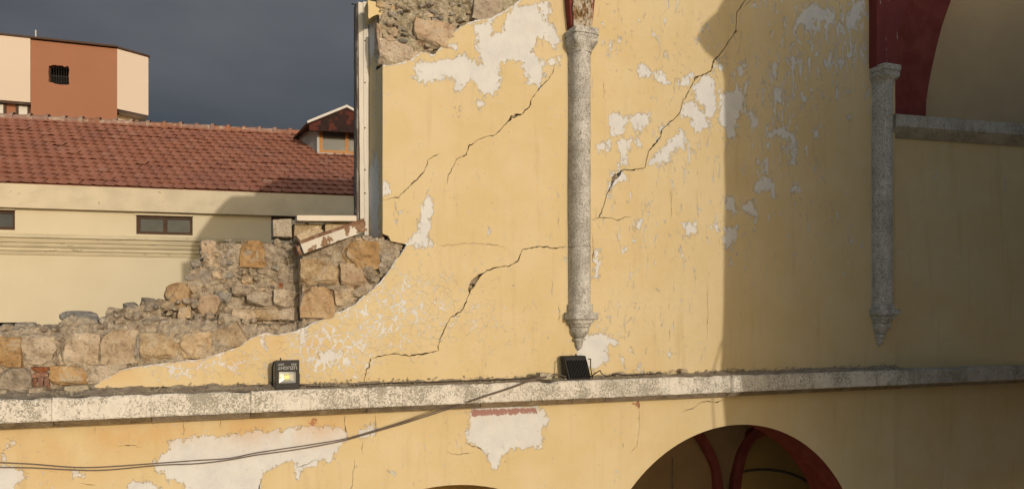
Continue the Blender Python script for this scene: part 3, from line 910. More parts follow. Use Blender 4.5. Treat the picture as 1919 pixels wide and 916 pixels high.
# recessed rubble core
for px, py, w, h, k, b, rot in [(391,472,32,46,O_,1,0),(474,475,48,48,O_,1,0),(428,468,40,34,G_,0,0),(420,495,36,22,G_,0,5),(523,472,34,26,G_,0,0),(378,512,52,48,G_,0,10),(408,510,26,40,T,0,0),
                                (430,513,26,24,K_,0,20),(462,520,32,20,T,0,0),(490,513,30,24,T,0,0),(532,528,24,24,R_,0,0),(512,528,20,20,O_,0,0),(440,522,24,12,G_,0,0),(462,527,22,14,O_,1,5),
                                (334,556,58,54,O_,0,-30),(388,574,58,44,O_,0,-20),(416,556,32,18,K_,1,4),(356,566,26,24,O_,0,0),(318,572,26,22,G_,0,0),(528,560,34,34,G_,0,0),(482,560,40,26,G_,0,0),(500,588,50,20,G_,0,-6),(460,590,44,22,G_,0,4),(540,590,40,24,G_,0,-12),(430,600,40,22,G_,0,0),(548,500,22,28,G_,0,0),(455,545,38,20,G_,0,0)]:
    yy = 0.255 if px > 350 and py < 545 else 0.165
    if k == G_ and py > 540 and px > 420:
        k, b = ('mortar', 1) if px % 4 else (T, 1)
    stone(px, py, w, h, yy + rng.uniform(-.03, .03), 0.3, k, bool(b), rot)
# broken top of the low wall
for px, py, w, h, k, rot in [(142,602,78,40,K_,0),(44,617,44,26,G_,0),(8,618,40,26,G_,0),(92,618,40,20,G_,0),(214,592,40,30,G_,10),(243,578,36,26,G_,-8),(278,573,42,32,G_,6),(300,572,34,28,G_,0),
                             (232,600,44,26,K_,0),(262,600,36,28,G_,0),(288,598,32,26,T,0),(318,596,34,24,G_,0),(346,594,30,26,K_,12),(196,604,30,20,G_,0),(372,604,36,20,G_,-14),(402,604,44,18,G_,10),(312,612,30,18,G_,0),(60,622,50,16,T,0),(170,616,40,14,G_,0)]:
    stone(px, py, w, h, 0.16 + rng.uniform(-.03, .1), 0.32, k, False, rot)
# broken masonry at the top of the standing wall
for px, py, w, h, y, k, b, rot in [(816,64,74,48,-0.03,O_,1,2),(752,100,80,44,0.01,T,1,1),(917,14,56,56,-0.02,T,1,8),(786,3,24,26,0.08,K_,0,0),(822,24,28,24,0.04,K_,0,-20),(826,38,34,18,0.02,K_,0,10),(838,12,26,22,0.06,K_,0,0),(866,8,26,28,0.06,K_,0,0),(884,16,18,44,0.08,K_,1,0),
                                   (738,48,16,14,0.06,K_,0,0),(772,40,18,12,0.06,K_,0,0),(752,28,34,22,0.09,O_,0,0),(850,30,26,18,0.08,T,0,0),(866,44,24,12,0.05,G_,0,-20),(713,70,10,50,0.03,O_,1,0),(760,60,14,6,0.07,K_,0,0),(780,82,12,6,0.07,G_,0,20),(795,50,12,34,0.05,K_,1,0),(720,40,12,18,0.08,G_,0,0),(806,8,18,18,0.09,G_,0,0),(724,10,40,14,0.05,T,1,0),(802,96,26,14,0.02,T,0,-20),(766,10,22,16,0.09,T,0,0)]:
    stone(px, py, w, h, y + 0.02, 0.28, k, bool(b), rot)

for px, py, w, h, rot in [(889,522,20,26,30),(882,538,14,14,0),(1152,331,22,26,30),(1146,344,12,14,0),(962,217,26,12,-20),(1306,146,12,8,0)]:
    stone(px, py, w, h, 0.028, 0.12, G_, False, rot)
# --- mortar and rubble fill between the stones
RUIN = [(-420,660),(-420,640),(-300,622),(-200,630),(-60,612),(0,618),(40,610),(60,608),(102,614),(108,600),(125,589),(160,592),(178,606),(188,600),(205,584),(225,574),(250,572),(275,563),(303,572),(312,556),(330,532),(346,520),(353,500),(370,496),(379,452),(430,449),(500,447),(560,447),(640,441),(690,438),(762,456),(750,482),(735,500),(715,528),(690,552),(660,577),(620,596),(590,607),(555,624),(497,630),(455,650),(395,672),(290,688),(225,700),(170,735),(170,760),(-420,800)]
RUIN_TOP = [(712,-40),(1010,-40),(975,5),(950,22),(920,40),(890,43),(862,55),(840,74),(825,95),(790,103),(770,117),(745,125),(718,126),(717,60),(712,0)]
REC = [(379,440),(566,436),(566,600),(520,612),(440,600),(352,600),(300,590),(346,515)]
def fill(name, poly, ybase, mat, sp=0.035, seed=0, recess=None, slope=None):
    Pw = rough_line([XZ(*p) for p in poly], 0.06, 0.03, seed, True)
    xs = [p[0] for p in Pw]; zs = [p[1] for p in Pw]
    nx = int((max(xs) - min(xs)) / sp) + 1; nzv = int((max(zs) - min(zs)) / sp) + 1
    gx = min(xs) + np.arange(nx + 1) * sp; gz = min(zs) + np.arange(nzv + 1) * sp
    X, Z = np.meshgrid(gx, gz)
    inside = in_poly(X, Z, Pw)
    vs = []
    for i in range(nzv + 1):
        for j in range(nx + 1):
            x, z = X[i, j], Z[i, j]
            q = Vector((x, z, seed))
            y = ybase
            if recess is not None:
                p = PX(x, 0, z)
                if in_poly(np.array([p[0]]), np.array([p[1]]), REC)[0]:
                    y += recess
                elif p[1] < 632 and p[0] < 560:
                    y += min(0.14, (632 - p[1]) / 40 * 0.14)
            y += 0.045 * noise.noise(q * 6) + 0.05 * (abs(noise.noise(q * 13)) - 0.2) + 0.028 * noise.noise(q * 27)
            vs.append((x + sp * 0.4 * noise.noise(q * 19), y, z + sp * 0.4 * noise.noise(q * 23 + Vector((5, 5, 5)))))
    fs = []
    w = nx + 1
    for i in range(nzv):
        for j in range(nx):
            if inside[i, j] and inside[i + 1, j] and inside[i, j + 1] and inside[i + 1, j + 1]:
                a = i * w + j
                fs.append((a, a + 1, a + w + 1, a + w))
    e = {}
    for f in fs:
        for k in range(4):
            e[(f[k], f[(k + 1) % 4])] = 1
    idx = {}
    for (a, b) in list(e):
        if (b, a) not in e:
            for q in (a, b):
                if q not in idx:
                    idx[q] = len(vs); vs.append((vs[q][0], WT * 0.85, vs[q][2]))
            fs.append((b, a, idx[a], idx[b]))
    o = mesh_obj(name, vs, fs, mat)
    return C(o)
fill('mortar', RUIN, 0.055, M_MORTAR, 0.016, 11, recess=0.22)
fill('mortar', RUIN_TOP, 0.075, M_PALE, 0.016, 12)

# small rubble: the larger pieces one by one, the crumbs joined
def scatter(poly, n, rmin, rmax, yfun, kinds, seed, mind):
    r = random.Random(seed)
    xs = [p[0] for p in poly]; ys = [p[1] for p in poly]
    got = []
    tries = 0
    while len(got) < n and tries < n * 60:
        tries += 1
        x = r.uniform(min(xs), max(xs)); y = r.uniform(min(ys), max(ys))
        if not in_poly(np.array([x]), np.array([y]), poly)[0]:
            continue
        if any((x - a) ** 2 + ((y - b) * 1.3) ** 2 < mind ** 2 for a, b in got):
            continue
        got.append((x, y))
        w = r.uniform(rmin, rmax); h = w * r.uniform(0.5, 0.9)
        stone(x, y, w, h, yfun(x, y) + r.uniform(-.02, .03), 0.14, r.choice(kinds), r.random() < 0.25, r.uniform(-35, 35))
scatter([(385,455),(560,450),(560,600),(430,600),(360,590),(352,520)], 62, 11, 22, lambda x, y: 0.25, [G_, T, 'mortar', 'mortar', 'mortar', K_], 21, 14)
scatter([(190,598),(300,572),(352,560),(430,600),(550,605),(480,622),(340,622),(190,622)], 40, 11, 24, lambda x, y: 0.12, [G_, G_, 'mortar', T, 'mortar'], 22, 15)
scatter([(0,618),(180,612),(460,612),(460,626),(0,630)], 26, 11, 22, lambda x, y: 0.09, [G_, 'mortar', T], 23, 15)
scatter([(726,4),(900,0),(880,45),(800,92),(726,80)], 44, 10, 20, lambda x, y: 0.035, [K_, G_, K_, 'pale', T, G_], 24, 13)
scatter([(640,450),(700,442),(750,458),(700,462)], 10, 10, 20, lambda x, y: 0.05, [G_, T, 'mortar'], 25, 13)

def crumbs(name, n, place, rmin, rmax, mat, seed):
    r = random.Random(seed)
    vs, fs = [], []
    for _ in range(n):
        c = place(r)
        if c is None:
            continue
        s = r.uniform(rmin, rmax)
        b = len(vs)
        ax = [Vector((r.uniform(.6, 1.2), 0, 0)), Vector((0, r.uniform(.6, 1.2), 0)), Vector((0, 0, r.uniform(.4, .9)))]
        q = Matrix.Rotation(r.uniform(0, 6.28), 3, Vector((r.gauss(0, 1), r.gauss(0, 1), r.gauss(0, 1) + .01)))
        for d in ((1, 0, 0), (-1, 0, 0), (0, 1, 0), (0, -1, 0), (0, 0, 1), (0, 0, -1)):
            v = q @ (ax[0] * d[0] + ax[1] * d[1] + ax[2] * d[2])
            vs.append(Vector(c) + v * s * r.uniform(0.75, 1.2))
        for f in ((0, 2, 4), (2, 1, 4), (1, 3, 4), (3, 0, 4), (2, 0, 5), (1, 2, 5), (3, 1, 5), (0, 3, 5)):
            fs.append([b + i for i in f])
    o = mesh_obj(name, vs, fs, mat)
    o['kind'] = 'stuff'
    return C(o)
def place_ruin(r):
    x = r.uniform(-20, 760); y = r.uniform(440, 735)
    if not in_poly(np.array([x]), np.array([y]), RUIN)[0]:
        return None
    rec = in_poly(np.array([x]), np.array([y]), REC)[0]
    return U(x, y, (0.30 if rec else 0.10 + (0.1 if y < 625 and x < 560 else 0)) + r.uniform(-.04, .02))
crumbs('rubble', 2600, place_ruin, 0.008, 0.028, M_MORTAR, 31)
def place_top(r):
    x = r.uniform(690, 980); y = r.uniform(-30, 120)
    if not in_poly(np.array([x]), np.array([y]), RUIN_TOP)[0]:
        return None
    return U(x, y, 0.09 + r.uniform(-.03, .02))
crumbs('rubble', 600, place_top, 0.006, 0.022, M_PALE, 32)
def place_ledge(r):
    x = r.uniform(XL, XR)
    p = PX(x, 0, Z_TOP_F)[0]
    dens = 0.6 + 0.8 * noise.noise(Vector((x * 1.7, 3, 3)))
    if r.random() > dens + (0.5 if p < 560 else 0.1):
        return None
    y = -abs(r.gauss(0, 0.10))
    if y < CORN_Y + 0.02:
        return None
    return (x, y, Z_TOP_F + 0.012 + max(0, (0.10 + y)) * 0.5 * r.random())
crumbs('rubble', 2400, place_ledge, 0.004, 0.017, M_PALE, 33)
# banked dust and mortar along the foot of the wall
def bank(name, x0, x1, hfun, seed):
    vs, fs = [], []
    nx = int((x1 - x0) / 0.03); prof = [(0.05, 1.0), (-0.03, 1.0), (-0.08, 0.75), (-0.14, 0.45), (-0.20, 0.2), (-0.255, 0.0)]
    for i in range(nx + 1):
        x = x0 + (x1 - x0) * i / nx
        for j, (y, k) in enumerate(prof):
            q = Vector((x, y, seed))
            h = hfun(x) * k * (0.75 + 0.7 * noise.noise(q * 5) + 0.4 * noise.noise(q * 17))
            vs.append((x, y + 0.02 * noise.noise(q * 11), Z_TOP_F - 0.004 + max(0, h)))
    n = len(prof)
    for i in range(nx):
        for j in range(n - 1):
            a = i * n + j
            fs.append((a, a + 1, a + n + 1, a + n))
    o = mesh_obj(name, vs, fs, M_MORTAR, smooth=False)
    o['kind'] = 'stuff'
    return C(o)
bank('dust_bank', XL, XR, lambda x: 0.055 if PX(x, 0, Z_TOP_F)[0] < 540 else 0.035, 4)

# --- cornice, block by block
def cornice(x0, x1, dy, seed, mat):
    prof = [(0.10, Z_TOP_F - 0.012), (CORN_Y + 0.012, Z_TOP_F), (CORN_Y, Z_TOP_F - 0.014), (CORN_Y, (Z_TOP_F + Z_BOT_F) / 2), (CORN_Y, Z_BOT_F + 0.01), (CORN_Y + 0.006, Z_BOT_F), (CORN_Y + 0.05, Z_BOT_F + 0.002), (0.10, Z_BOT_F + 0.002)]
    nx = max(2, int((x1 - x0) / 0.025))
    vs, fs = [], []
    n = len(prof)
    tilt = 0.006 * noise.noise(Vector((seed, 2, 1)))
    for i in range(nx + 1):
        x = x0 + (x1 - x0) * i / nx
        for j, (y, z) in enumerate(prof):
            q = Vector((x, j * 0.31, seed))
            dz = 0.0
            if j in (1, 2):
                dz = -0.012 * abs(noise.noise(q * 6)) - 0.035 * max(0, noise.noise(Vector((x * 3.1, 1, seed))) - 0.35) + 0.004 * noise.noise(q * 21)
            ddy = 0.004 * noise.noise(q * 9) + (0.006 * noise.noise(q * 23) if 1 <= j <= 5 else 0)
            vs.append((x, y + dy + ddy + tilt * (1 if 0 < j < n - 1 else 0), z + dz))
    for i in range(nx):
        for j in range(n):
            j2 = (j + 1) % n
            fs.append((i * n + j, i * n + j2, (i + 1) * n + j2, (i + 1) * n + j))
    fs.append(list(range(n))[::-1]); fs.append([nx * n + j for j in range(n)])
    o = mesh_obj('cornice_block', vs, fs, mat)
    bm = bmesh.new(); bm.from_mesh(o.data); bmesh.ops.recalc_face_normals(bm, faces=bm.faces); bm.to_mesh(o.data); bm.free()
    C(o)
    b = box('cornice_moulding', x0 + 0.001, x1 - 0.001, CORN_Y + dy + 0.05, 0.10, Z_CH, Z_BOT_F, M_SHADEBROWN, None, 0.004)
    for v in b.data.vertices:
        if v.co.y < 0 and v.co.z < (Z_CH + Z_BOT_F) / 2:
            v.co.y += 0.04
    return C(b)
cuts = [-420, -240, -60, 97, 283, 470, 690, 905, 1140, 1370, 1530, 1702]
for i in range(len(cuts) - 1):
    cornice(U(cuts[i], 740, CORN_Y).x + 0.0015, U(cuts[i + 1], 740, CORN_Y).x - 0.0015, 0.0, i, M_CORNICE)
xa = U(1702, 720, CORN_Y).x
cornice(xa + 0.002, xa + 2.0, 0.03, 20, M_LEDGE)
cornice(xa + 2.005, XE, 0.03, 21, M_LEDGE)

# --- engaged columns on corbels
def sections(name, secs, mat, seg=28, cap=True, jit=0.0, seed=0):
    """loft of rounded sections: (x centre, y back, z, half width, depth, squareness, y shift)"""
    vs, fs = [], []
    for k, (cx, z, hw, dp, sq) in enumerate(secs):
        e = 2.0 / sq
        for i in range(seg + 1):
            t = math.pi + math.pi * i / seg
            c, s = math.cos(t), math.sin(t)
            x = hw * math.copysign(abs(c) ** e, c)
            y = dp * -(abs(s) ** e)
            q = Vector((x * 9, y * 9, z * 9 + seed))
            f = 1 + jit * noise.noise(q) / max(hw, 0.02)
            vs.append((cx + x * f, 0.03 + (y - 0.03) * f, z))
    n = seg + 1
    for k in range(len(secs) - 1):
        for i in range(seg):
            fs.append((k * n + i, (k + 1) * n + i, (k + 1) * n + i + 1, k * n + i + 1))
    fs.append(list(range(n))); fs.append([(len(secs) - 1) * n + i for i in range(n)][::-1])
    o = mesh_obj(name, vs, fs, mat)
    bm = bmesh.new(); bm.from_mesh(o.data); bmesh.ops.recalc_face_normals(bm, faces=bm.faces); bm.to_mesh(o.data); bm.free()
    return o
def column(pcx, ptop, pcap, pneck, pbase, prim, pend, r, label, joint=None):
    yf = -0.13
    zc = lambda py: U(pcx, py, yf).z
    cx = U(pcx, 400, yf).x
    zt_, zcap, zn, zb, zr, ze = zc(ptop), zc(pcap), zc(pneck), zc(pbase), zc(prim), zc(pend)
    D = r + 0.075
    segs = []
    zs = np.linspace(zn, zb, 40)
    sh = [(cx, z, r, D, 2.3) for z in zs]
    if joint:
        zj = zc(joint)
        up = [s for s in sh if s[1] > zj + 0.01]; dn = [s for s in sh if s[1] < zj - 0.01]
        up = up + [(cx, zj + 0.004, r, D, 2.3), (cx, zj + 0.003, r - 0.012, D - 0.012, 2.3)]
        dn = [(cx, zj - 0.003, r - 0.012, D - 0.012, 2.3), (cx + 0.003, zj - 0.004, r, D, 2.3)] + dn
        sh = up + dn
    shaft = C(sections('column', sh, M_COLUMN, 28, True, 0.002, pcx))
    a = 0.143; DA = 0.225
    cap = [(cx, zt_, a, DA, 9), (cx, zt_ - 0.006, a + 0.008, DA + 0.008, 9), (cx, zcap + 0.014, a + 0.008, DA + 0.008, 9), (cx, zcap + 0.008, a - 0.004, DA - 0.004, 9), (cx, zcap, a - 0.004, DA - 0.004, 9), (cx, zcap - 0.01, a + 0.004, DA + 0.004, 8)]
    zz = np.linspace(zcap - 0.045, zn + 0.012, 8)
    for i, z in enumerate(zz):
        t = i / 7
        k = t * t * (3 - 2 * t)
        cap.append((cx, z, (a + 0.004) * (1 - k) + (r + 0.004) * k, (DA) * (1 - k) + (D + 0.004) * k, 8 * (1 - k) + 2.6 * k))
    cap.append((cx, zn - 0.004, r + 0.004, D + 0.004, 2.4))
    c = sections('capital', cap, M_COLUMN, 36, True, 0.004, pcx + 3)
    c.parent = shaft
    # corbel: collar, broad rim, stepped mouldings, drop
    Hh = zr - ze
    cb = [(cx, zb + 0.002, r + 0.012, D + 0.012, 3), (cx, zr + 0.075, r + 0.014, D + 0.014, 3), (cx, zr + 0.072, r + 0.045, D + 0.05, 5), (cx, zr + 0.006, r + 0.048, D + 0.052, 5), (cx, zr, r + 0.044, D + 0.048, 5),
          (cx, zr - 0.002, r + 0.016, D + 0.018, 4), (cx, zr - 0.13 * Hh, r + 0.014, D + 0.014, 4), (cx, zr - 0.135 * Hh, r - 0.008, D - 0.012, 3.4), (cx, zr - 0.24 * Hh, r - 0.012, D - 0.02, 3.2), (cx, zr - 0.245 * Hh, r - 0.026, D - 0.04, 3)]
    for i in range(8):
        t = i / 7
        cb.append((cx, zr - Hh * (0.26 + 0.34 * t), (r - 0.018) * (1 - 0.48 * t * t) + 0.008 * math.sin(t * 3.1), (D - 0.02) * (1 - 0.5 * t * t), 2.6))
    cb += [(cx, zr - 0.62 * Hh, 0.068, 0.10, 3), (cx, zr - 0.69 * Hh, 0.066, 0.096, 3), (cx, zr - 0.70 * Hh, 0.046, 0.075, 2.2), (cx, zr - 0.83 * Hh, 0.042, 0.066, 2.1), (cx, zr - 0.93 * Hh, 0.03, 0.05, 2.1), (cx, ze, 0.010, 0.02, 2)]
    c2 = sections('corbel', cb, M_COLUMN, 32, True, 0.003, pcx + 7)
    c2.parent = shaft
    shaft['label'] = label
    return cx, zt_, a, DA
c1 = column(1093, 56, 70, 98, 570, 598, 657, 0.112, 'weathered speckled half column with a crack across its shaft', 462)
c2 = column(1662, 124, 137, 156, 572, 590, 650, 0.112, 'weathered speckled half column standing in the shade')

# broken rib above the nearer column: rubble strip with red paint left on its edges
cx, ztp, a, DA = c1
def rib_strip(name, x0, x1, x0t, x1t, z0, z1, yf0, yf1, mat, seed, rough_a=0.012, n=36, m_=8):
    vs, fs = [], []
    for i in range(n + 1):
        t = i / n
        z = z0 + (z1 - z0) * t
        l = x0 + (x0t - x0) * t; rr = x1 + (x1t - x1) * t; yf = yf0 + (yf1 - yf0) * t
        row = [(l, 0.05, z)] + [(l + (rr - l) * j / m_, yf, z) for j in range(m_ + 1)] + [(rr, 0.05, z)]
        for j, p in enumerate(row):
            q = Vector((p[0] * 14, z * 9, seed))
            d = rough_a * (noise.noise(q) + 0.6 * noise.noise(q * 2.7))
            vs.append((p[0] + d * 0.4, p[1] + (d if 0 < j < m_ + 2 else 0), z + 0.3 * d))
    w = m_ + 3
    for i in range(n):
        for j in range(w - 1):
            b = i * w + j
            fs.append((b, b + 1, b + w + 1, b + w))
    return mesh_obj(name, vs, fs, mat)
mm = MT('broken_rib_masonry', 0.95, 0.15)
v = mm.co((1, 1, 0.35)); v2 = mm.co()
n1 = mm.noise(v, 22, 6, 0.6); n2 = mm.noise(v2, 30, 5, 0.6)
cc = mm.ramp(n1, [(0.32, (0.07, 0.035, 0.016)), (0.43, (0.24, 0.145, 0.065)), (0.52, (0.46, 0.40, 0.31)), (0.68, (0.55, 0.51, 0.43))])
mm.color(mm.mix(mm.step(n2, 0.58, 0.68), cc, (0.09, 0.05, 0.025))); mm.bump(mm.math('ADD', n1, n2), 1.0, 0.03)
M_RIB = mm.m
C(rib_strip('broken_rib', cx - 0.105, cx + 0.105, cx - 0.125, cx + 0.125, ztp - 0.01, CZ + 3.5, -0.13, -0.12, M_RIB, 3, 0.03))
C(rib_strip('red_rib_edge', cx - 0.125, cx - 0.100, cx - 0.165, cx - 0.115, ztp + 0.03, CZ + 3.5, -0.10, -0.11, M_REDSOLID, 4, 0.006, 20, 3))
C(rib_strip('red_rib_edge', cx + 0.112, cx + 0.132, cx + 0.125, cx + 0.16, ztp + 0.12, CZ + 3.5, -0.09, -0.11, M_RED, 5, 0.006, 20, 3))
# red rib above the shaded column, curving out towards the right bay
cx, ztp, a, DA = c2
z1 = CZ + 4.2
def rib_curve(name, pl, pr, y0, y1, mat):
    vs, fs = [], []
    n = len(pl)
    for (l, r_) in zip(pl, pr):
        for (x, y) in ((l[0], y1), (l[0], y0), (r_[0], y0), (r_[0], y1)):
            vs.append((x, y, l[1]))
    for i in range(n - 1):
        for j in range(3):
            b = i * 4 + j
            fs.append((b, b + 1, b + 5, b + 4))
    return mesh_obj(name, vs, fs, mat)
ys_ = [124, 100, 80, 60, 40, 20, 0, -40, -90]
lx = [1643, 1643, 1643, 1643, 1643, 1643, 1643, 1642, 1641]
rx = [1680, 1680, 1681, 1683, 1686, 1692, 1700, 1725, 1768]
pl = []; pr = []
for y_, a_, b_ in zip(ys_, lx, rx):
    p = U(a_, y_, -0.12); q = U(b_, y_, -0.12)
    pl.append((p.x, p.z)); pr.append((q.x, p.z))
C(rib_curve('red_rib', pl, pr, -0.12, 0.1, M_RED))
# red wall arch, tympanum and ledge of the right bay
zl = U(1700, 216, YR - 0.15).z
inn = [(1727, 222), (1728, 190), (1732, 160), (1737, 130), (1744, 95), (1753, 55), (1764, 18), (1772, -5), (1790, -45), (1815, -90)]
band = [XZ(a_, b_, 0.02) for a_, b_ in inn]
turn(C(prism('red_arch_band', [(XR - 0.06, band[0][1])] + band + [(XR - 0.06, band[-1][1])], 0.02, 0.6, M_REDSOLID)))
turn(C(prism('tympanum', [(XR, zl - 0.1), (XE, zl - 0.1), (XE, CZ + 5), (XR, CZ + 5)], 0.28, 0.8, M_TYMP)))
def ledge():
    zb_ = U(1700, 238, YR - 0.15).z
    prof = [(0.25, zl), (YR - 0.15, zl), (YR - 0.15, zb_), (YR - 0.10, zb_ - 0.05), (YR - 0.02, zb_ - 0.115), (0.25, zb_ - 0.12)]
    x0, x1 = U(1673, 226, YR - 0.1).x, XE
    nx = 120; vs = []; fs = []; n = len(prof)
    for i in range(nx + 1):
        x = x0 + (x1 - x0) * i / nx
        for j, (y, z) in enumerate(prof):
            q = Vector((x * 5, j, 2))
            vs.append((x, y + 0.003 * noise.noise(q), z + 0.002 * noise.noise(q * 1.7)))
    for i in range(nx):
        for j in range(n):
            j2 = (j + 1) % n
            fs.append((i * n + j, i * n + j2, (i + 1) * n + j2, (i + 1) * n + j))
    fs.append(list(range(n))[::-1]); fs.append([nx * n + j for j in range(n)])
    o = mesh_obj('ledge', vs, fs, M_LEDGE)
    bm = bmesh.new(); bm.from_mesh(o.data); bmesh.ops.recalc_face_normals(bm, faces=bm.faces); bm.to_mesh(o.data); bm.free()
    turn(C(o))
ledge()

# --- inside of the round arches
def soffit(cx, cz, r, y0, y1, mat, n=56):
    vs, fs = [], []
    pts = arch_pts(cx, cz, r, n, ZB)
    for (x, z) in pts:
        vs += [(x, y0, z), (x, y1, z)]
    for i in range(len(pts) - 1):
        fs.append((2 * i, 2 * i + 1, 2 * i + 3, 2 * i + 2))
    return C(mesh_obj('arch_soffit', vs, fs, mat, smooth=True))
soffit(ACX, ACZ, AR - 0.001, 0.006, 0.63, M_REDSOLID)
soffit(A2X, A2Z, A2R - 0.001, 0.006, 0.63, M_REDSOLID)
# aisle behind: back wall, vault and ribs
YB = 2.6
C(box('aisle_wall', XL, XE, YB, YB + 0.3, 0.0, Z_CH + 0.2, M_OCHRE))
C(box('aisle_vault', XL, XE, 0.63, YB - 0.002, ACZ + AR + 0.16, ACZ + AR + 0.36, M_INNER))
def rib3(pts, w, mat, name='vault_rib'):
    P = smooth_path([U(*p) for p in pts], 6)
    vs, fs = [], []
    for i, p in enumerate(P):
        d = (P[min(i + 1, len(P) - 1)] - P[max(i - 1, 0)]).normalized()
        s = d.cross(Vector((0, 1, 0))).normalized()
        ww = w[0] + (w[1] - w[0]) * i / (len(P) - 1)
        for (a_, b_) in ((-1, 0), (-1, -0.1), (1, -0.1), (1, 0)):
            vs.append(p + s * ww * a_ + Vector((0, b_ + 0.1, 0)))
    for i in range(len(P) - 1):
        for j in range(4):
            j2 = (j + 1) % 4
            fs.append((i * 4 + j, i * 4 + j2, (i + 1) * 4 + j2, (i + 1) * 4 + j))
    return C(mesh_obj(name, vs, fs, mat))
rib3([(1303,800,1.5),(1318,822,1.7),(1334,850,1.9),(1344,880,2.1),(1350,925,2.25),(1352,990,2.3)], (0.055, 0.075), M_REDSOLID)
rib3([(1470,806,1.5),(1432,806,1.7),(1408,822,1.85),(1393,850,2.0),(1385,885,2.15),(1381,925,2.25),(1380,990,2.3)], (0.10, 0.07), M_REDSOLID)
# webs between the ribs
def web(pts, name='vault_web', mat=M_INNER):
    P = [U(*p) for p in pts]
    n = len(P) // 2
    vs = []
    for a_, b_ in zip(P[:n], P[n:]):
        for k in range(5):
            t = k / 4
            vs.append(a_.lerp(b_, t) + Vector((0, 0, 0.05 * math.sin(math.pi * t))))
    fs = [(i * 5 + k, i * 5 + k + 1, i * 5 + k + 6, i * 5 + k + 5) for i in range(n - 1) for k in range(4)]
    return C(mesh_obj(name, vs, fs, mat, smooth=True))
web([(1180,770,1.55),(1180,850,2.0),(1180,925,2.4),(1180,1000,2.5), (1310,790,1.6),(1334,850,2.0),(1350,925,2.4),(1352,1000,2.5)])
web([(1303,770,1.6),(1334,850,2.05),(1350,925,2.42),(1352,1000,2.52), (1400,770,1.65),(1393,850,2.05),(1381,925,2.42),(1380,1000,2.52)])
arc = [U(1392 + 130 * math.sin(t) * 0.9 + 40, 955 - 75 * math.cos(t), 2.55) for t in np.linspace(-1.3, 1.35, 16)]
C(tube('arch_moulding', [(p.x, YB - 0.01, p.z) for p in arc], 0.022, M_CORE, None, 6))
C(box('pier_line', U(1239, 880, 2.0).x - 0.008, U(1239, 880, 2.0).x + 0.008, 1.7, 1.72, ACZ - 0.6, U(1239, 850, 2.0).z, M_CORE))

# ------------------------------------------------------------------ surviving nave wall and vault on the sun side, outside the picture
YS = -6.0
def sunward(px, py, y=0.0):
    p = U(px, py, y)
    s = y - YS
    return (p.x + SX * s, p.z + SZ * s)
edge = [(1364, 1100), (1360, 800), (1350, 690), (1354, 620), (1356, 560), (1357, 400), (1358, 250), (1357, 150), (1352, 128), (1338, 112), (1318, 92), (1306, 72), (1318, 45), (1340, 28), (1352, 5), (1375, -30)]
ep = rough_line([sunward(*p) for p in edge], 0.12, 0.012, 8)
nave = empty('nave_wall', (ep[0][0] + 2, YS + 0.4, 0))
tag(nave, 'surviving unseen nave wall with a broken edge on the sunny side', 'wall')
def N(o):
    o.parent = nave; o.matrix_parent_inverse = Matrix.Translation(-nave.location); return o
ar = []  # arches added to this unseen wall to let more skylight through
ax0 = ep[0][0] + 0.6
while ax0 < XE + 3.0:
    ar += [(ax0, 0.0)] + [(ax0 + 1.2 - 1.2 * math.cos(math.pi * k / 12), CZ - 3.3 + 1.2 * math.sin(math.pi * k / 12)) for k in range(13)] + [(ax0 + 2.4, 0.0)]
    ax0 += 3.1
N(prism('wall_face', [(ep[0][0], 0.0)] + [p for p in ep if p[1] > 1.0] + [(ep[-1][0] + 1.5, CZ + 5.2), (XE + 4, CZ + 6.6), (XE + 4, 0.0)] + ar[::-1], YS, YS + 0.9, M_SHADOWWALL))
# vault over the right bay
vs, fs = [], []
for i in range(21):
    t = math.pi * i / 20
    y = (YS + 0.0) / 2 - math.cos(t) * (-YS / 2) * -1
    z = CZ + 5.3 + 1.2 * math.sin(t)
    vs += [(XR + 4.5, y, z), (XE + 4, y, z)]
for i in range(20):
    fs.append((2 * i, 2 * i + 1, 2 * i + 3, 2 * i + 2))
N(box('end_wall', XE + 4.0, XE + 4.5, YS + 0.91, 0.9, 0.0, CZ + 4.4, M_SHADOWWALL))
# a wire hanging beside that broken edge throws the thin upright shadow
a_ = sunward(1346, 700, -0.1); b_ = sunward(1338, 800); c_ = sunward(1345, 640)
wire = tube('hanging_cable', [(c_[0] + 0.05, YS + 0.02, c_[1]), (a_[0], YS + 0.03, a_[1]), (b_[0], YS + 0.03, b_[1]), (b_[0], YS + 0.03, b_[1] - 1.5)], 0.012, M_CABLEDARK)
tag(wire, 'loose cable hanging from the broken edge of the nave wall', 'cable')

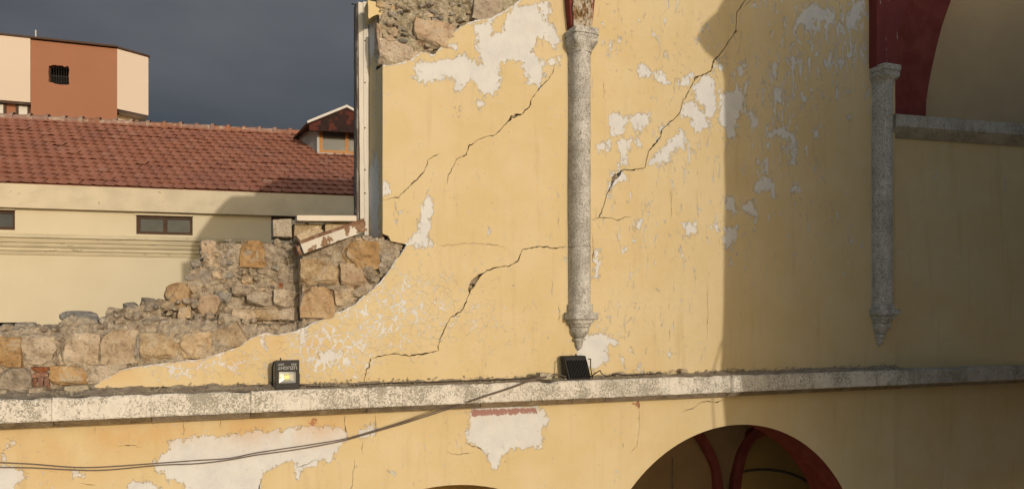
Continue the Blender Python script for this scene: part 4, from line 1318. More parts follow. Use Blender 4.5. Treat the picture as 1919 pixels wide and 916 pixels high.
# ------------------------------------------------------------------ window frame and the things on the sill
wf = empty('window_frame', U(680, 440, 0.38))
tag(wf, 'tall old wooden window jamb with flaking white paint, beside the stormy sky', 'window frame')
def P_(o, par):
    o.parent = par; o.matrix_parent_inverse = Matrix.Translation(-par.location); return o
def plank(name, pxa, pxb, py0, py1, y0, y1, mat, par, seed, lean=0.0):
    """upright board with a slightly uneven outline"""
    x0, x1 = U(pxa, 250, y0).x, U(pxb, 250, y0).x
    z0, z1 = U(pxa, py0, y0).z, U(pxa, py1, y0).z
    n = 60; vs = []; fs = []
    for i in range(n + 1):
        t = i / n; z = z0 + (z1 - z0) * t
        j = 0.004 * noise.noise(Vector((z * 7, seed, 0))); k = 0.004 * noise.noise(Vector((z * 7, seed, 9)))
        s = lean * (1 - t)
        for (x, y) in ((x0 + j + s, y1), (x0 + j + s, y0 + j), (x1 + k + s, y0 + k), (x1 + k + s, y1)):
            vs.append((x, y, z))
    for i in range(n):
        for j in range(4):
            j2 = (j + 1) % 4
            fs.append((i * 4 + j, i * 4 + j2, (i + 1) * 4 + j2, (i + 1) * 4 + j))
    fs.append((3, 2, 1, 0)); fs.append((4 * n, 4 * n + 1, 4 * n + 2, 4 * n + 3))
    o = mesh_obj(name, vs, fs, mat)
    return P_(o, par)
plank('jamb_board', 671.5, 680.0, 412, 4, 0.375, 0.44, M_WOODWHITE, wf, 1, 0.02)
plank('jamb_board', 681.0, 690.0, 441, 3, 0.365, 0.44, M_WOODWHITE, wf, 2, 0.012)
plank('outer_post', 668.6, 672.6, 418, 5, 0.40, 0.50, M_WOODGREY, wf, 3, 0.0)
plank('outer_strip', 666.6, 668.6, 400, 6, 0.43, 0.55, M_WOODGREY, wf, 4, 0.0)
q = U(667, 9, 0.45)
P_(tube('nail', [(q.x + 0.02, 0.45, q.z), (q.x - 0.045, 0.45, q.z)], 0.006, M_IRON), wf)
for py in (24, 77, 155, 240, 318, 362):
    q = U(684, py, 0.362)
    P_(tube('nail', [(q.x, 0.37, q.z), (q.x, 0.358, q.z)], 0.008, M_WOODBROWN, None, 6), wf)
# yellow plaster lump clinging beside the frame top
yl = rough_line([XZ(688, 3, 0.12), XZ(712, 8, 0.12), XZ(722, 14, 0.12), XZ(724, 34, 0.12), XZ(706, 30, 0.12), XZ(690, 38, 0.12)], 0.03, 0.012, 5, True)
o = C(prism('plaster_lump', yl, 0.09, 0.30, M_LUMP))

# sill blocks
def block(label, pts, y0, y1, mat, name='sill_block', cat='stone block'):
    """rough-cut block from the four photographed corners of its front face"""
    P = [Vector(XZ(*p, y0)) for p in pts]
    vs, fs = [], []
    n = 10
    c = sum((p for p in P), Vector((0, 0))) / 4
    base = Vector((c.x, y0, min(p.y for p in P)))
    def pt(u, v):
        a = P[0].lerp(P[1], u); b = P[3].lerp(P[2], u)
        return a.lerp(b, v)
    bm = bmesh.new()
    grid = {}
    for k, y in enumerate(np.linspace(y0, y1, 5)):
        for i in range(n + 1):
            for j in range(n + 1):
                if k in (0, 4) or i in (0, n) or j in (0, n):
                    p = pt(i / n, j / n)
                    q = Vector((p.x * 9, y * 9, p.y * 9))
                    s = 0.93 if (k in (0, 4)) and (i in (0, n) or j in (0, n)) else 1.0
                    pp = c + (p - c) * s
                    d = 0.008 * noise.noise(q) + 0.004 * noise.noise(q * 3)
                    grid[(k, i, j)] = bm.verts.new(Vector((pp.x + d, y + d, pp.y + d)) - base)
    def quad(*ks):
        try:
            bm.faces.new([grid[k] for k in ks])
        except Exception:
            pass
    for i in range(n):
        for j in range(n):
            quad((0, i, j), (0, i + 1, j), (0, i + 1, j + 1), (0, i, j + 1))
            quad((4, i, j), (4, i, j + 1), (4, i + 1, j + 1), (4, i + 1, j))
    for k in range(4):
        for i in range(n):
            quad((k, i, 0), (k + 1, i, 0), (k + 1, i + 1, 0), (k, i + 1, 0))
            quad((k, i, n), (k, i + 1, n), (k + 1, i + 1, n), (k + 1, i, n))
            quad((k, 0, i), (k, 0, i + 1), (k + 1, 0, i + 1), (k + 1, 0, i))
            quad((k, n, i), (k + 1, n, i), (k + 1, n, i + 1), (k, n, i + 1))
    bmesh.ops.recalc_face_normals(bm, faces=bm.faces)
    o = bm_obj(name, bm, mat)
    o.location = base
    return tag(o, label, cat, 'blocks on the broken window sill' if name == 'sill_block' else None)
M_SILL = mat_stone('sill_sandstone', [(0.30, 0.22, 0.14), (0.46, 0.37, 0.25), (0.52, 0.43, 0.31), (0.57, 0.49, 0.38)], 10)
block('squared tan block at the left end of the broken sill', [(511, 410), (547, 409), (548, 446), (511, 444)], 0.30, 0.62, M_SILL)
block('low tan block wedged behind the tilted sill fragment', [(550, 419), (604, 419), (604, 450), (550, 448)], 0.42, 0.7, M_SILL)
block('tan block under the right end of the white board', [(608, 417), (668, 417), (668, 446), (608, 448)], 0.40, 0.7, M_SILL)
block('small pale slab tilted against the fallen brown beam', [(553, 441), (597, 421), (608, 433), (566, 458)], 0.03, 0.18, M_SILL, 'tilted_slab', 'stone slab')
def beam(name, a, b, w, d, mat, label, cat, yext=None):
    """bar between two points with cross-section w (height) x d (depth)"""
    A, B = Vector(a), Vector(b)
    L = (B - A).length
    bm = bmesh.new()
    nseg = 14
    vs = []
    for i in range(nseg + 1):
        x = L * i / nseg
        for (y, z) in ((-d / 2, -w / 2), (-d / 2, w / 2), (d / 2, w / 2), (d / 2, -w / 2)):
            q = Vector((x * 6, y * 9, z * 9))
            vs.append(bm.verts.new((x, y + 0.004 * noise.noise(q), z + 0.004 * noise.noise(q + Vector((7, 7, 7))))))
    for i in range(nseg):
        for j in range(4):
            j2 = (j + 1) % 4
            bm.faces.new((vs[i * 4 + j], vs[i * 4 + j2], vs[(i + 1) * 4 + j2], vs[(i + 1) * 4 + j]))
    bm.faces.new(vs[:4][::-1]); bm.faces.new(vs[-4:])
    bmesh.ops.recalc_face_normals(bm, faces=bm.faces)
    o = bm_obj(name, bm, mat)
    o.location = A
    o.rotation_euler = (B - A).to_track_quat('X', 'Z').to_euler()
    return tag(o, label, cat) if label else o
bt = beam('fallen_beam', U(562, 467, -0.09), U(682, 424, 0.05), 0.092, 0.14, M_WOODBARE, 'fallen brown beam with flaking white paint leaning from sill to jamb', 'wooden beam')
cap_ = beam('beam_edge', (0, 0, 0), ((U(682, 424, 0.05) - U(562, 467, -0.09)).length, 0, 0), 0.025, 0.13, M_WOODBROWN, None, None)
cap_.parent = bt; cap_.location = (0, 0.0, 0.060)
endb = beam('beam_end', (0, 0, 0), (0.03, 0, 0), 0.085, 0.12, M_WOODBROWN, None, None)
endb.parent = bt; endb.location = (-0.045, 0, -0.004)
beam('white_board', U(555, 410.5, 0.36), U(665, 411.5, 0.36), 0.052, 0.20, M_BOARD, 'long white board lying flat across the sill blocks', 'board')

# ------------------------------------------------------------------ floodlights
def text_mesh(s, size, mat, parent, loc, rot):
    cu = bpy.data.curves.new('lettering', 'FONT')
    cu.body = s; cu.size = size; cu.align_x = 'CENTER'; cu.align_y = 'CENTER'
    cu.extrude = 0.0006
    t = bpy.data.objects.new('lettering', cu)
    COL.objects.link(t)
    dg = bpy.context.evaluated_depsgraph_get()
    me = bpy.data.meshes.new_from_object(t.evaluated_get(dg))
    bpy.data.objects.remove(t)
    o = bpy.data.objects.new('lettering', me)
    COL.objects.link(o)
    me.materials.clear(); me.materials.append(mat)
    o.parent = parent; o.location = loc; o.rotation_euler = rot
    return o
LY = -0.225
pa, pb = U(516, 677, LY), U(561, 674, LY)
LWD = pb.x - pa.x
LB = Z_TOP_F + 0.002
LHT = U(538, 674.5, LY).z - LB
lamp = empty('floodlight', ((pa.x + pb.x) / 2, LY, LB))
tag(lamp, 'small black floodlight facing out, its square reflector catching the sun', 'floodlight', 'floodlights on the cornice')
hw = LWD / 2
def lb(name, x0, x1, y0, y1, z0, z1, mat, bev=0.004, par=lamp):
    return box(name, x0, x1, y0, y1, z0, z1, mat, par, bev)
ox0, ox1 = -hw + 0.030, hw - 0.030
oz0, oz1 = 0.055, LHT * 0.60
lb('bezel', -hw, hw, 0.0, 0.03, 0, oz0, M_LAMP)
lb('bezel', -hw, hw, 0.0, 0.03, oz1, LHT, M_LAMP)
lb('bezel', -hw, ox0, 0.0, 0.03, oz0 - 0.004, oz1 + 0.004, M_LAMP, 0.003)
lb('bezel', ox1, hw, 0.0, 0.03, oz0 - 0.004, oz1 + 0.004, M_LAMP, 0.003)
lb('housing', -hw + 0.006, hw - 0.006, 0.062, 0.12, 0.006, LHT - 0.006, M_LAMP)
lb('housing_side', -hw + 0.006, -hw + 0.018, 0.03, 0.0615, 0.006, LHT - 0.006, M_LAMP, 0.002)
lb('housing_side', hw - 0.018, hw - 0.006, 0.03, 0.0615, 0.006, LHT - 0.006, M_LAMP, 0.002)
lb('housing_top', -hw + 0.019, hw - 0.019, 0.03, 0.0615, LHT - 0.02, LHT - 0.006, M_LAMP, 0.002)
mx_, mz_ = 0.0, (oz0 + oz1) / 2
ix, iz = 0.020, 0.016
rv = [(ox0, 0.008, oz0), (ox1, 0.008, oz0), (ox1, 0.008, oz1), (ox0, 0.008, oz1), (-ix, 0.058, mz_ - iz), (ix, 0.058, mz_ - iz), (ix, 0.058, mz_ + iz), (-ix, 0.058, mz_ + iz)]
for nm, f in (('reflector', (0, 1, 5, 4)), ('reflector', (1, 2, 6, 5)), ('reflector', (2, 3, 7, 6)), ('reflector', (3, 0, 4, 7))):
    mesh_obj(nm, [rv[i] for i in f], [(0, 1, 2, 3)], M_REFL, lamp)
lb('diode', -ix, ix, 0.054, 0.060, mz_ - iz, mz_ + iz, M_LED, 0.001)
text_mesh('UZLIGHT', 0.040, M_TEXT, lamp, (0.0, -0.002, LHT * 0.74), (rad(90), rad(180), 0))
text_mesh('IP65', 0.026, M_TEXT, lamp, (0.055, -0.002, LHT * 0.86), (rad(90), rad(180), 0))
text_mesh('50W', 0.026, M_TEXT, lamp, (-0.055, -0.002, LHT * 0.86), (rad(90), rad(180), 0))
lb('knob', -hw + 0.04, -hw + 0.052, 0.02, 0.034, LHT - 0.004, LHT + 0.02, M_LAMP, 0.002)
br = tube('bracket', [(-hw - 0.006, 0.06, LHT * 0.95), (-hw - 0.02, 0.08, LHT * 0.75), (-hw - 0.02, 0.12, 0.02), (-hw - 0.01, 0.17, 0.01), (hw - 0.03, 0.17, 0.01), (hw + 0.005, 0.12, 0.02), (hw + 0.005, 0.07, LHT * 0.5)], 0.007, M_LAMP, lamp, 6)

# second floodlight, tipped over with its ribbed back outwards
LY2 = -0.20
pa2, pb2 = U(1064, 708, LY2), U(1106, 708, LY2)
l2 = empty('floodlight', ((pa2.x + pb2.x) / 2, LY2, LB))
tag(l2, 'black floodlight turned to the wall, showing its ribbed back below the column', 'floodlight', 'floodlights on the cornice')
w2 = (pb2.x - pa2.x) / 2 
h2 = U(1085, 667, LY2).z - LB
sk = 0.030
def skewbox(name, x0, x1, y0, y1, z0, z1, par, bev=0.004):
    o = box(name, x0, x1, y0, y1, z0, z1, M_LAMP, par, bev)
    for v in o.data.vertices:
        t = v.co.z / h2
        v.co.x += sk * (0.5 - t); v.co.y += 0.07 * t
    return o
skewbox('housing', -w2, w2, 0.0, 0.10, 0.0, h2, l2, 0.012)
for k in range(13):
    x = -w2 + 0.025 + (2 * w2 - 0.04) * k / 12
    skewbox('cooling_fin', x - 0.003, x + 0.003, -0.022, 0.001, 0.012, h2 * 0.82, l2, 0.0)
skewbox('rim', -w2 - 0.006, w2 + 0.006, -0.006, 0.0995, -0.0, 0.018, l2, 0.003)
tube('bracket', [(w2 + 0.0, 0.05, h2 * 0.86), (w2 + 0.022, 0.04, h2 * 0.86), (w2 + 0.022, 0.035, h2 * 0.88), (w2 + 0.02, 0.03, h2 * 0.45), (w2 + 0.03, 0.0, 0.01)], 0.006, M_LAMP, l2, 6)
tube('bracket', [(-w2 + 0.0, 0.05, h2 * 0.86), (-w2 - 0.03, 0.06, h2 * 0.84), (-w2 - 0.035, 0.06, h2 * 0.45), (-w2 - 0.03, 0.05, 0.01)], 0.006, M_LAMP, l2, 6)
skewbox('knob', 0.03, 0.045, 0.04, 0.055, h2 - 0.004, h2 + 0.018, l2, 0.002)

# ------------------------------------------------------------------ cables
def cable(label, pts, r, mat, name='cable', group=None):
    P = smooth_path([U(*p) for p in pts], 6)
    base = P[0].copy()
    o = tube(name, [p - base for p in P], r, mat, None, 6)
    o.location = base
    return tag(o, label, 'cable', group)
cb1 = [(1024,705,-0.27),(1000,709,-0.285),(960,724,-0.30),(905,742,-0.30),(840,763,-0.24),(760,789,-0.12),(690,810,-0.06),(640,823,-0.03),(560,836,-0.025),(480,848,-0.025),(430,858,-0.025),(370,862,-0.025),(300,867,-0.025),(200,874,-0.025),(140,875,-0.025),(60,869,-0.025),(0,866,-0.025),(-40,864,-0.025)]
cb2 = [(1024,707,-0.265),(1000,711,-0.283),(960,726,-0.298),(905,744,-0.302),(840,766,-0.23),(760,792,-0.11),(690,812,-0.05),(640,826,-0.025),(560,841,-0.022),(480,852,-0.022),(430,861,-0.022),(370,868,-0.022),(300,871,-0.022),(200,880,-0.022),(140,880,-0.022),(60,876,-0.022),(0,875,-0.022),(-40,874,-0.022)]
cable('upper grey cable sagging across the lower wall from the cornice', cb1, 0.006, M_CABLE)
cable('lower grey cable of the pair sagging across the lower wall', cb2, 0.006, M_CABLE)
cable('thin dark cable lying along the cornice between the floodlights', [(562,722,-0.12),(600,724,-0.16),(650,722,-0.12),(720,718,-0.14),(800,716,-0.17),(880,713,-0.20),(960,710,-0.22),(1015,706,-0.22)], 0.006, M_CABLEDARK)
cable('short dark lead curling from the turned floodlight to the right', [(1104,706,-0.16),(1112,702,-0.18),(1124,694,-0.20),(1128,700,-0.2),(1140,705,-0.18),(1155,700,-0.12),(1175,702,-0.14),(1240,699,-0.2)], 0.006, M_CABLEDARK)
cable('short pale lead between junction block and turned floodlight', [(1030,703,-0.22),(1040,700,-0.2),(1052,703,-0.18),(1064,706,-0.14)], 0.006, M_CABLE)
jb = block('small pale junction block where the sagging cables start', [(1012, 698), (1034, 699), (1034, 711), (1012, 711)], -0.25, -0.14, M_PALE, 'junction_block', 'junction block')

# loose stones on the cornice
def loose(px, py, w, h, y, kind, label, boxy=False):
    o = stone(px, py, w, h, y, 0.12, kind, boxy, rng.uniform(-10, 10), 'loose_stone')
    o.parent = None
    o.matrix_parent_inverse = Matrix.Identity(4)
    return tag(o, label, 'stone')
loose(1282, 695, 16, 9, -0.08, O_, 'small brown stone lying on the cornice right of the column')
loose(1166, 702, 22, 9, -0.1, G_, 'grey lump of mortar on the cornice beside the turned floodlight')
loose(70, 733, 30, 13, -0.05, T, 'flat yellowish fragment on the cornice below the packed bricks', True)
loose(142, 729, 44, 12, -0.06, 'pale', 'pale plaster fragment on the cornice below the broken wall', True)
loose(4, 735, 16, 10, -0.08, 'pale', 'small white fragment on the cornice at the left edge', True)

# ------------------------------------------------------------------ tiled house behind
house = empty('tiled_house', (HO.x, HO.y, 0), HRZ)
tag(house, 'cream house with red clay tile roof, dormer and narrow dark windows', 'house')
def hbox(name, u0, u1, v0, v1, w0, w1, mat, par=house, bev=0.0):
    return box(name, u0, u1, v0, v1, w0, w1, mat, par, bev)
u_l = HL(-160, 400)[0]; u_r = HL(1150, 400)[0]
EV = -0.16                                    # eave overhang plane
we = HL(330, 355, EV)[1]                      # eave height
wband = HL(330, 398, EV)[1]                   # foot of the eave band
PITCH = rad(29)
# ridge: the roof plane meets the line of sight of the ridge
ra = ray(280, 236); best = None
for k in range(200, 1200):
    v = k / 100.0
    if best is None and HL(280, 236, v)[1] <= we + (v - EV) * math.tan(PITCH):
        best = v
VR = best; WR = we + (VR - EV) * math.tan(PITCH)
# windows cut out of the facade
win = [HL(255, 403) + HL(361, 441), HL(-80, 391) + HL(28, 431), HL(508, 404) + HL(640, 446)]
wins = [(a, c, min(b, d), max(b, d)) for (a, b, c, d) in win]
def facade(u0, u1, w0, w1, holes):
    us = sorted({u0, u1} | {h[0] for h in holes} | {h[1] for h in holes})
    ws = sorted({w0, w1} | {h[2] for h in holes} | {h[3] for h in holes})
    vs, fs = [], []
    for a, b in zip(us[:-1], us[1:]):
        for c, d in zip(ws[:-1], ws[1:]):
            cu, cw = (a + b) / 2, (c + d) / 2
            if any(h[0] < cu < h[1] and h[2] < cw < h[3] for h in holes):
                continue
            n = len(vs)
            vs += [(a, 0, c), (b, 0, c), (b, 0, d), (a, 0, d)]
            fs.append((n, n + 1, n + 2, n + 3))
    for h in holes:
        n = len(vs)
        for (a, c) in ((h[0], h[2]), (h[1], h[2]), (h[1], h[3]), (h[0], h[3])):
            vs += [(a, 0, c), (a, 0.22, c)]
        for k in range(4):
            k2 = (k + 1) % 4
            fs.append((n + 2 * k, n + 2 * k2, n + 2 * k2 + 1, n + 2 * k + 1))
    return mesh_obj('wall', vs, fs, M_FACADE, house)
facade(u_l, u_r, 0.0, we, wins + [(HL(-80, 604)[0], HL(62, 604)[0], HL(30, 690)[1], HL(30, 604)[1])])
hbox('wall', u_l, u_r, 0.45, 8.0, 0.0, we - 0.02, M_BLACK)  # black block in place of the unlit rooms behind the windows
nb = 5
hbox('eave_band', u_l, u_r, EV, 0.002, wband, we, M_FACADE2)
def cornice_h(py, h, out):
    w = HL(330, py)[1]
    hbox('moulding', u_l, u_r, -out, 0.002, w - h, w, M_MOULD)
wm = [HL(330, p)[1] for p in (446, 453, 455, 461, 463, 468, 470, 475, 477, 482)]
mp_ = [(0.0, wm[0]), (-0.26, wm[0]), (-0.27, wm[1]), (-0.20, wm[1]), (-0.21, wm[2] - 0.01), (-0.19, wm[3]), (-0.14, wm[3]), (-0.15, wm[4] - 0.02), (-0.13, wm[5]), (-0.09, wm[6]), (-0.095, wm[7]), (-0.045, wm[7]), (-0.05, wm[8]), (-0.03, wm[9]), (0.0, wm[9])]
n_ = len(mp_)
mesh_obj('moulding', [(u_l, a, b) for a, b in mp_] + [(u_r, a, b) for a, b in mp_], [(i, i + 1, n_ + i + 1, n_ + i) for i in range(n_ - 1)], M_MOULD, house)
def window(h, panes, par, v0, mat, gmat, fr=0.07, name='window'):
    u0, u1, w0, w1 = h
    bm = bmesh.new()
    add_box(bm, u0, u1, v0, v0 + 0.06, w1 - fr, w1)
    add_box(bm, u0, u1, v0, v0 + 0.06, w0, w0 + fr)
    xs = [u0 + (u1 - u0) * k / panes for k in range(panes + 1)]
    for k, x in enumerate(xs):
        a = x if k == 0 else (x - fr if k == panes else x - fr * 0.6)
        b = x + fr if k == 0 else (x if k == panes else x + fr * 0.6)
        add_box(bm, a, b, v0 + 0.002, v0 + 0.058, w0 + fr, w1 - fr)
    o = bm_obj(name, bm, mat, par)
    for k in range(panes):
        a, b = xs[k] + fr * 0.6, xs[k + 1] - fr * 0.6
        box('pane', a, b, v0 + 0.028, v0 + 0.036, w0 + fr * 0.8, w1 - fr * 0.8, gmat, o)
    return o
window(wins[0], 2, house, 0.06, M_WINWOOD, M_GLASS)
window(wins[1], 2, house, 0.06, M_WINWOOD, M_GLASS)
window(wins[2], 2, house, 0.06, M_WINWOOD, M_GLASS)
for h in wins[:2]:
    hbox('lintel', h[0] - 0.02, h[1] + 0.02, -0.035, 0.02, h[3], h[3] + 0.04, M_FACADE2)

# roof
roof = mesh_obj('roof', [(u_l, EV + 0.01, we), (u_r, EV + 0.01, we), (u_r, VR, WR - 0.03), (u_l, VR, WR - 0.03), (u_l, 2 * VR - EV, we), (u_r, 2 * VR - EV, we)], [(0, 1, 2, 3), (3, 2, 5, 4)], M_TILE, house)
CP, SP = math.cos(PITCH), math.sin(PITCH)
SLOPE = (VR - EV) / CP
NROW = 17
EXP = SLOPE / NROW
TW = 0.235
def tile_geo(w, L):
    prof = [(0.0, 0.010), (0.028, 0.026), (0.060, 0.027), (0.090, 0.014), (0.16, 0.010), (w - 0.004, 0.013)]
    vs, fs = [], []
    for (t, lift) in ((0.0, 0.026), (L, -0.012)):
        for (x, z) in prof:
            vs.append((x, t, z + lift))
    n = len(prof)
    for i in range(n - 1):
        fs.append((i, i + 1, n + i + 1, n + i))
    b = len(vs)
    for (x, z) in prof:
        vs.append((x, 0.006, z + 0.026 - 0.018))
    for i in range(n - 1):
        fs.append((b + i, b + i + 1, i + 1, i))
    return vs, fs
tv, tf = tile_geo(TW, EXP * 1.30)
tme = bpy.data.meshes.new('tile'); tme.from_pydata(tv, [], tf); tme.update(); tme.materials.append(M_TILE)
umin = HL(-40, 300, VR)[0]; umax = HL(700, 260, VR)[0] + 0.3
# dormer footprint keeps tiles away
cells = []
rt = random.Random(5)
for r_ in range(NROW):
    k = 0
    u = umin + (0.5 * TW if r_ % 2 else 0)
    while u < umax:
        s = r_ * EXP
        wob = 0.016 * noise.noise(Vector((u * 0.7, r_ * 0.9, 3))) + 0.006 * rt.uniform(-1, 1) + (0.02 if rt.random() < 0.02 else 0)
        cells.append((r_, u, s, wob))
        u += TW
def vis(c):
    p = HW(c[1], EV + c[2] * CP, we + c[2] * SP)
    px = PX(p.x, p.y, p.z)
    return -(p - CAM).length if 0 <= px[0] <= 668 else -1000
order = sorted(cells, key=vis, reverse=True)
big, rest = order[:300], order[300:]
RX = Matrix.Rotation(PITCH, 4, 'X')
first = None
for c in big:
    o = bpy.data.objects.new('tile', tme)
    COL.objects.link(o)
    o.parent = roof
    o.location = (c[1], EV + c[2] * CP - SP * 0.01 - 0.02, we + c[2] * SP + 0.012 + c[3])
    o.rotation_euler = (PITCH + rt.uniform(-.012, .012), rt.uniform(-.012, .012), rt.uniform(-.008, .008))
vs, fs = [], []
for c in rest:
    b = len(vs)
    M = Matrix.Translation((c[1], EV + c[2] * CP - SP * 0.01 - 0.02, we + c[2] * SP + 0.012 + c[3])) @ Matrix.Rotation(PITCH + rt.uniform(-.012, .012), 4, 'X') @ Matrix.Rotation(rt.uniform(-.012, .012), 4, 'Y')
    vs += [M @ Vector(v) for v in tv]
    fs += [[b + i for i in f] for f in tf]
o = mesh_obj('roof_tiles', vs, fs, M_TILE, roof); o['kind'] = 'stuff'
# ridge tiles
bm = bmesh.new()
RL = 0.42
ring = []
for (x, r_) in ((0, 0.105), (RL * 0.8, 0.115), (RL * 0.82, 0.150), (RL * 1.04, 0.155)):
    ring.append([bm.verts.new((x, r_ * 1.15 * math.cos(t), r_ * math.sin(t))) for t in np.linspace(-0.35, math.pi + 0.35, 10)])
for a, b in zip(ring[:-1], ring[1:]):
    for i in range(9):
        bm.faces.new((a[i], a[i + 1], b[i + 1], b[i]))
bm.normal_update()
rme = bpy.data.meshes.new('ridge_tile'); bm.to_mesh(rme); bm.free(); rme.materials.append(M_RIDGE)
u = umin
while u < umax:
    o = bpy.data.objects.new('ridge_tile', rme); COL.objects.link(o); o.parent = roof
    o.location = (u, VR, WR + 0.0 + rt.uniform(-.008, .008)); o.rotation_euler = (0, rt.uniform(-.01, .01), 0)
    u += RL
# raised gable verge at the right end of the roof (pale strip beside the pier)
ug = HL(664, 350, 0.2)[0]
prism('verge', [(0, 0), (1, 0), (1, 1)], 0, 0.01, M_TRIM, house) if False else None
bm = bmesh.new()
A_ = Vector((ug, EV - 0.05, we - 0.02)); B_ = Vector((ug, EV + 2.2 * CP, we + 2.2 * SP + 0.0))
for (x) in (0, 0.3):
    pass
vs = []
for x in (ug, ug + 0.25):
    vs += [(x, EV - 0.06, we - 0.1), (x, EV - 0.06, we + 0.12), (x, EV + 1.1 * CP, we + 1.1 * SP + 0.14), (x, EV + 1.1 * CP, we + 1.1 * SP - 0.1)]
bm.free()
mesh_obj('verge', vs, [(0, 1, 2, 3), (7, 6, 5, 4), (0, 4, 5, 1), (1, 5, 6, 2), (2, 6, 7, 3)], M_TRIM, house)

# dormer
def roof_v(px, py):
    for k in range(0, 900):
        v = EV + k / 100.0
        if HL(px, py, v)[1] <= we + (v - EV) * math.tan(PITCH):
            return v
    return VR
VD = roof_v(602, 291)
f = lambda px, py, v=VD: HL(px, py, v)
dorm = mesh_obj('dormer', [(0, 0, 0)], [], M_GREYWALL, house)
ul, w0 = f(594, 292); uw, w1_ = f(668, 236)
ur = ul + 2 * (f(650, 250)[0] - ul)
wt_ = f(620, 238)[1]
vb = VD + (wt_ - w0) / math.tan(PITCH) + 0.6
vs = []; fs = []
def addb(u0, u1, v0, v1, z0, z1):
    n = len(vs)
    vs.extend([(u0, v0, z0), (u1, v0, z0), (u1, v1, z0), (u0, v1, z0), (u0, v0, z1), (u1, v0, z1), (u1, v1, z1), (u0, v1, z1)])
    fs.extend([[n + i for i in q] for q in ((0, 3, 2, 1), (4, 5, 6, 7), (0, 1, 5, 4), (1, 2, 6, 5), (2, 3, 7, 6), (3, 0, 4, 7))])
addb(ul, ur, VD + 0.10, vb, w0 - 0.3, wt_)
for i_ in (len(vs) - 5, len(vs) - 1):
    vs[i_] = (vs[i_][0] - 1.0, vs[i_][1], vs[i_][2])
addb(ul, ul + 0.07, VD, VD + 0.098, w0 - 0.02, wt_)
addb(ur - 0.07, ur, VD, VD + 0.098, w0 - 0.02, wt_)
addb(ul, ur, VD - 0.02, VD + 0.098, w0 - 0.1, w0 + 0.09)
me = bpy.data.meshes.new('dormer'); me.from_pydata(vs, [], fs); me.materials.append(M_GREYWALL)
dorm.data = me
window((ul + 0.075, ur - 0.075, w0 + 0.095, wt_ - 0.03), 3 if (ur - ul) > 2.2 else 2, dorm, VD + 0.02, M_OAK, M_GLASS2, 0.075)
# dormer roof: gable facing the camera with overhang
ua, wa = f(650, 199, VD - 0.45)
ue, wee = f(576, 229, VD - 0.45)
ue2 = 2 * ua - ue
V0 = VD - 0.45
def slab(name, pts, th, mat, par):
    n = len(pts)
    nrm = (Vector(pts[1]) - Vector(pts[0])).cross(Vector(pts[2]) - Vector(pts[0])).normalized()
    if nrm.z < 0: nrm = -nrm
    vs_ = [Vector(p) for p in pts] + [Vector(p) - nrm * th for p in pts]
    fs_ = [list(range(n)), list(range(2 * n - 1, n - 1, -1))] + [[(i + 1) % n, i, n + i, n + (i + 1) % n] for i in range(n)]
    return mesh_obj(name, vs_, fs_, mat, par)
vb2 = VD + (wa - w0) / math.tan(PITCH) + 0.5
slab('dormer_roof', [(ua, V0, wa), (ue, V0, wee), (ue - 0.9, vb2, wee - 0.1), (ua - 0.6, vb2, wa)], 0.05, M_WINWOOD, dorm)
slab('dormer_roof', [(ua, V0, wa), (ue2, V0, wee), (ue2, vb2, wee), (ua, vb2, wa)], 0.05, M_WINWOOD, dorm)
prism('gable', [(ue + 0.04, wee - 0.06), (ua, wa - 0.06), (ue2 - 0.04, wee - 0.06), (ue2 - 0.04, wee - 0.20), (ue + 0.04, wee - 0.20)], V0 + 0.03, V0 + 0.10, M_GABLESHADE, dorm)
for s_ in (0, 1):
    a_, b_ = (ue, ua) if s_ == 0 else (ua, ue2)
    za, zb_ = (wee, wa) if s_ == 0 else (wa, wee)
    mesh_obj('verge_trim', [(a_, V0 - 0.01, za - 0.03), (b_, V0 - 0.01, zb_ - 0.03), (b_, V0 - 0.01, zb_ + 0.035), (a_, V0 - 0.01, za + 0.035), (a_, V0 + 0.05, za + 0.035), (b_, V0 + 0.05, zb_ + 0.035)], [(0, 1, 2, 3), (3, 2, 5, 4)], M_TRIM, dorm)

# ------------------------------------------------------------------ terracotta apartment building farther back
PHI2 = math.atan(FPX / 4080.0)
ARZ = PHI2 - TH
F1 = Vector((math.cos(ARZ), math.sin(ARZ), 0)); F2 = Vector((-math.sin(ARZ), math.cos(ARZ), 0))
AO = CAM + ray(139, 150) * 31.0; AO.z = 0
apt = empty('apartment_building', AO, ARZ)
tag(apt, 'terracotta and cream apartment block with a ragged barred hole, behind the tiled roof', 'building')
def AL(px, py, v=0.0):
    r = ray(px, py)
    t = (v + (AO - CAM).dot(F2)) / r.dot(F2)
    p = CAM + r * t
    return ((p - AO).dot(F1), p.z)
ub0, ub1 = AL(58, 150)[0], AL(219.5, 150)[0]
wtop = AL(139, 83.5)[1]
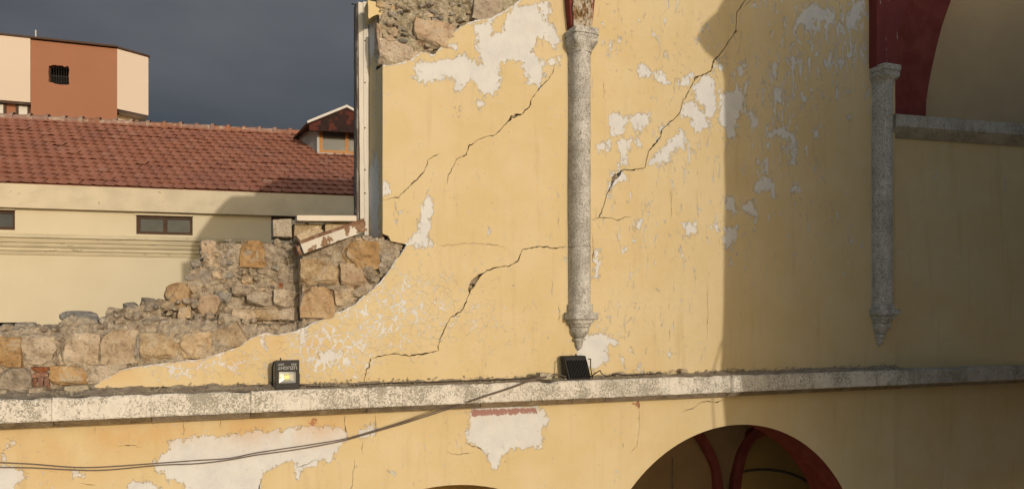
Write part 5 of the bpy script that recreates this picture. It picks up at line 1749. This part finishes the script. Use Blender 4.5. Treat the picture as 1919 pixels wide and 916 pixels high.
# hole outline
hole = rough_line([AL(*p) for p in [(91,124),(100,122),(116,123),(121,126),(128,124),(130,132),(129,145),(130,158),(118,159),(106,158),(98,155),(91,154)]], 0.06, 0.035, 9, True)
co = [Vector(p) for p in [(ub0, 0.0), (ub1, 0.0), (ub1, wtop), (ub0, wtop)]] + [Vector(p) for p in hole]
ed = [(4 + i, 4 + (i + 1) % len(hole)) for i in range(len(hole))]
V, E, F, _, _, _ = delaunay_2d_cdt(co, ed, [[0, 1, 2, 3]], 1, 1e-6, False)
V = [(v.x, v.y) for v in V]
ff = [f_ for f_ in F if not in_poly(np.array([sum(V[i][0] for i in f_) / len(f_)]), np.array([sum(V[i][1] for i in f_) / len(f_)]), hole)[0]]
mesh_obj('wall', [(a, 0, b) for a, b in V], ff, M_BROWNWALL, apt)
n = len(hole)
mesh_obj('hole_edge', [(a, 0, b) for a, b in hole] + [(a, 0.3, b) for a, b in hole], [(i, (i + 1) % n, n + (i + 1) % n, n + i) for i in range(n)], M_BROWNWALL, apt)
box('unlit_room_panel', ub0 + 0.3, ub1 - 0.3, 0.9, 1.0, AL(110, 180)[1], wtop - 0.3, M_BLACK, apt)  # black panel in place of the darkness inside the hole
hx = [p[0] for p in hole]; hz = [p[1] for p in hole]
for k in range(8):
    x = min(hx) + (max(hx) - min(hx)) * (k + 0.7) / 8.2
    box('bar', x - 0.007, x + 0.007, 0.16, 0.174, min(hz) - 0.1, max(hz) + 0.1, M_IRON, apt)
zc_ = (min(hz) + max(hz)) / 2
box('bar', min(hx) - 0.1, max(hx) + 0.1, 0.190, 0.21, zc_ - 0.012, zc_ + 0.012, M_IRON, apt)
# cream bay on the left, projecting over the windows below
ucl = AL(-160, 120)[0]
wb1 = AL(30, 191)[1]
box('bay', ucl, ub0 - 0.002, -0.10, 6.0, wb1, wtop + 0.02, M_CREAM, apt)
box('wall', ucl, ub0 - 0.002, 0.45, 6.0, 0.0, wb1 - 0.002, M_BROWNWALL, apt)
box('wall', ub0 + 0.05, ub1 - 0.05, 1.2, 9.0, 0.0, wtop - 0.05, M_BROWNWALL, apt)
for (p0, p1) in ((30, 57), (-16, 12)):
    a_, b_ = AL(p0, 205, 0.4), AL(p1, 205, 0.4)
    z1_ = AL(40, 194, 0.4)[1]; z0_ = AL(40, 232, 0.4)[1]
    wdw = window((a_[0], b_[0], z0_, z1_), 1, apt, 0.36, M_WINWOOD, M_CURTAIN, 0.10)
# cream wing turned away on the right: faces 52 degrees off
ang = math.atan(FPX / 1090.0) - PHI2
d2 = Vector((math.cos(ang), math.sin(ang)))
def wing(px):
    # intersect the line of sight with the turned face through (ub1, 0)
    r = ray(px, 150)
    P0 = (CAM - AO); p0 = Vector((P0.dot(F1), P0.dot(F2))); d = Vector((r.dot(F1), r.dot(F2)))
    # p0 + d t = (ub1,0) + d2 s
    det = d.x * -d2.y + d2.x * d.y
    bx, by = ub1 - p0.x, -p0.y
    s = (d.x * by - d.y * bx) / det
    return s if True else 0
s1 = abs(wing(278))
e0 = Vector((ub1 + 0.002, 0.0)); e1_ = e0 + d2 * s1
back = Vector((-d2.y, d2.x)) * 5.0
def wing_block(name, z0_, z1_, mat, inset=0.0):
    q = Vector((-d2.y, d2.x)) * inset
    a, b = e0 + q, e1_ + q
    c, d = b + Vector((-1.5, 6.0)), a + Vector((-0.5, 6.0))
    pts = [a, b, c, d]
    vs_ = [(p.x, p.y, z0_) for p in pts] + [(p.x, p.y, z1_) for p in pts]
    return mesh_obj(name, vs_, [(3, 2, 1, 0), (4, 5, 6, 7), (0, 1, 5, 4), (1, 2, 6, 5), (2, 3, 7, 6), (3, 0, 4, 7)], mat, apt)
wlo = AL(219.5, 204)[1]
wing_block('wing', wlo, wtop, M_CREAM)
wing_block('wing_recess', AL(219.5, 226)[1], wlo - 0.01, M_CREAM, 0.9)
wing_block('wing_parapet', 0.0, AL(219.5, 226)[1] - 0.01, M_CREAM)
# roof edge
box('roof_edge', ucl, ub1 + 0.02, -0.16, 6.2, wtop + 0.03, wtop + 0.10, M_WINWOOD, apt)
q = Vector((d2.y, -d2.x)) * 0.06
pts = [e0 + q, e1_ + q + d2 * 0.04, e1_ + Vector((-1.5, 6.0)), e0 + Vector((-0.5, 6.2))]
mesh_obj('roof_edge', [(p.x, p.y, wtop + 0.02) for p in pts] + [(p.x, p.y, wtop + 0.09) for p in pts], [(3, 2, 1, 0), (4, 5, 6, 7), (0, 1, 5, 4), (1, 2, 6, 5), (2, 3, 7, 6), (3, 0, 4, 7)], M_WINWOOD, apt)
a_ = AL(67, 76, 1.0)
tube('aerial', [(a_[0], 1.0, wtop), (a_[0], 1.0, wtop + 0.75)], 0.025, M_TRIM, apt)

print('stones', NST, 'objects', len(bpy.data.objects))
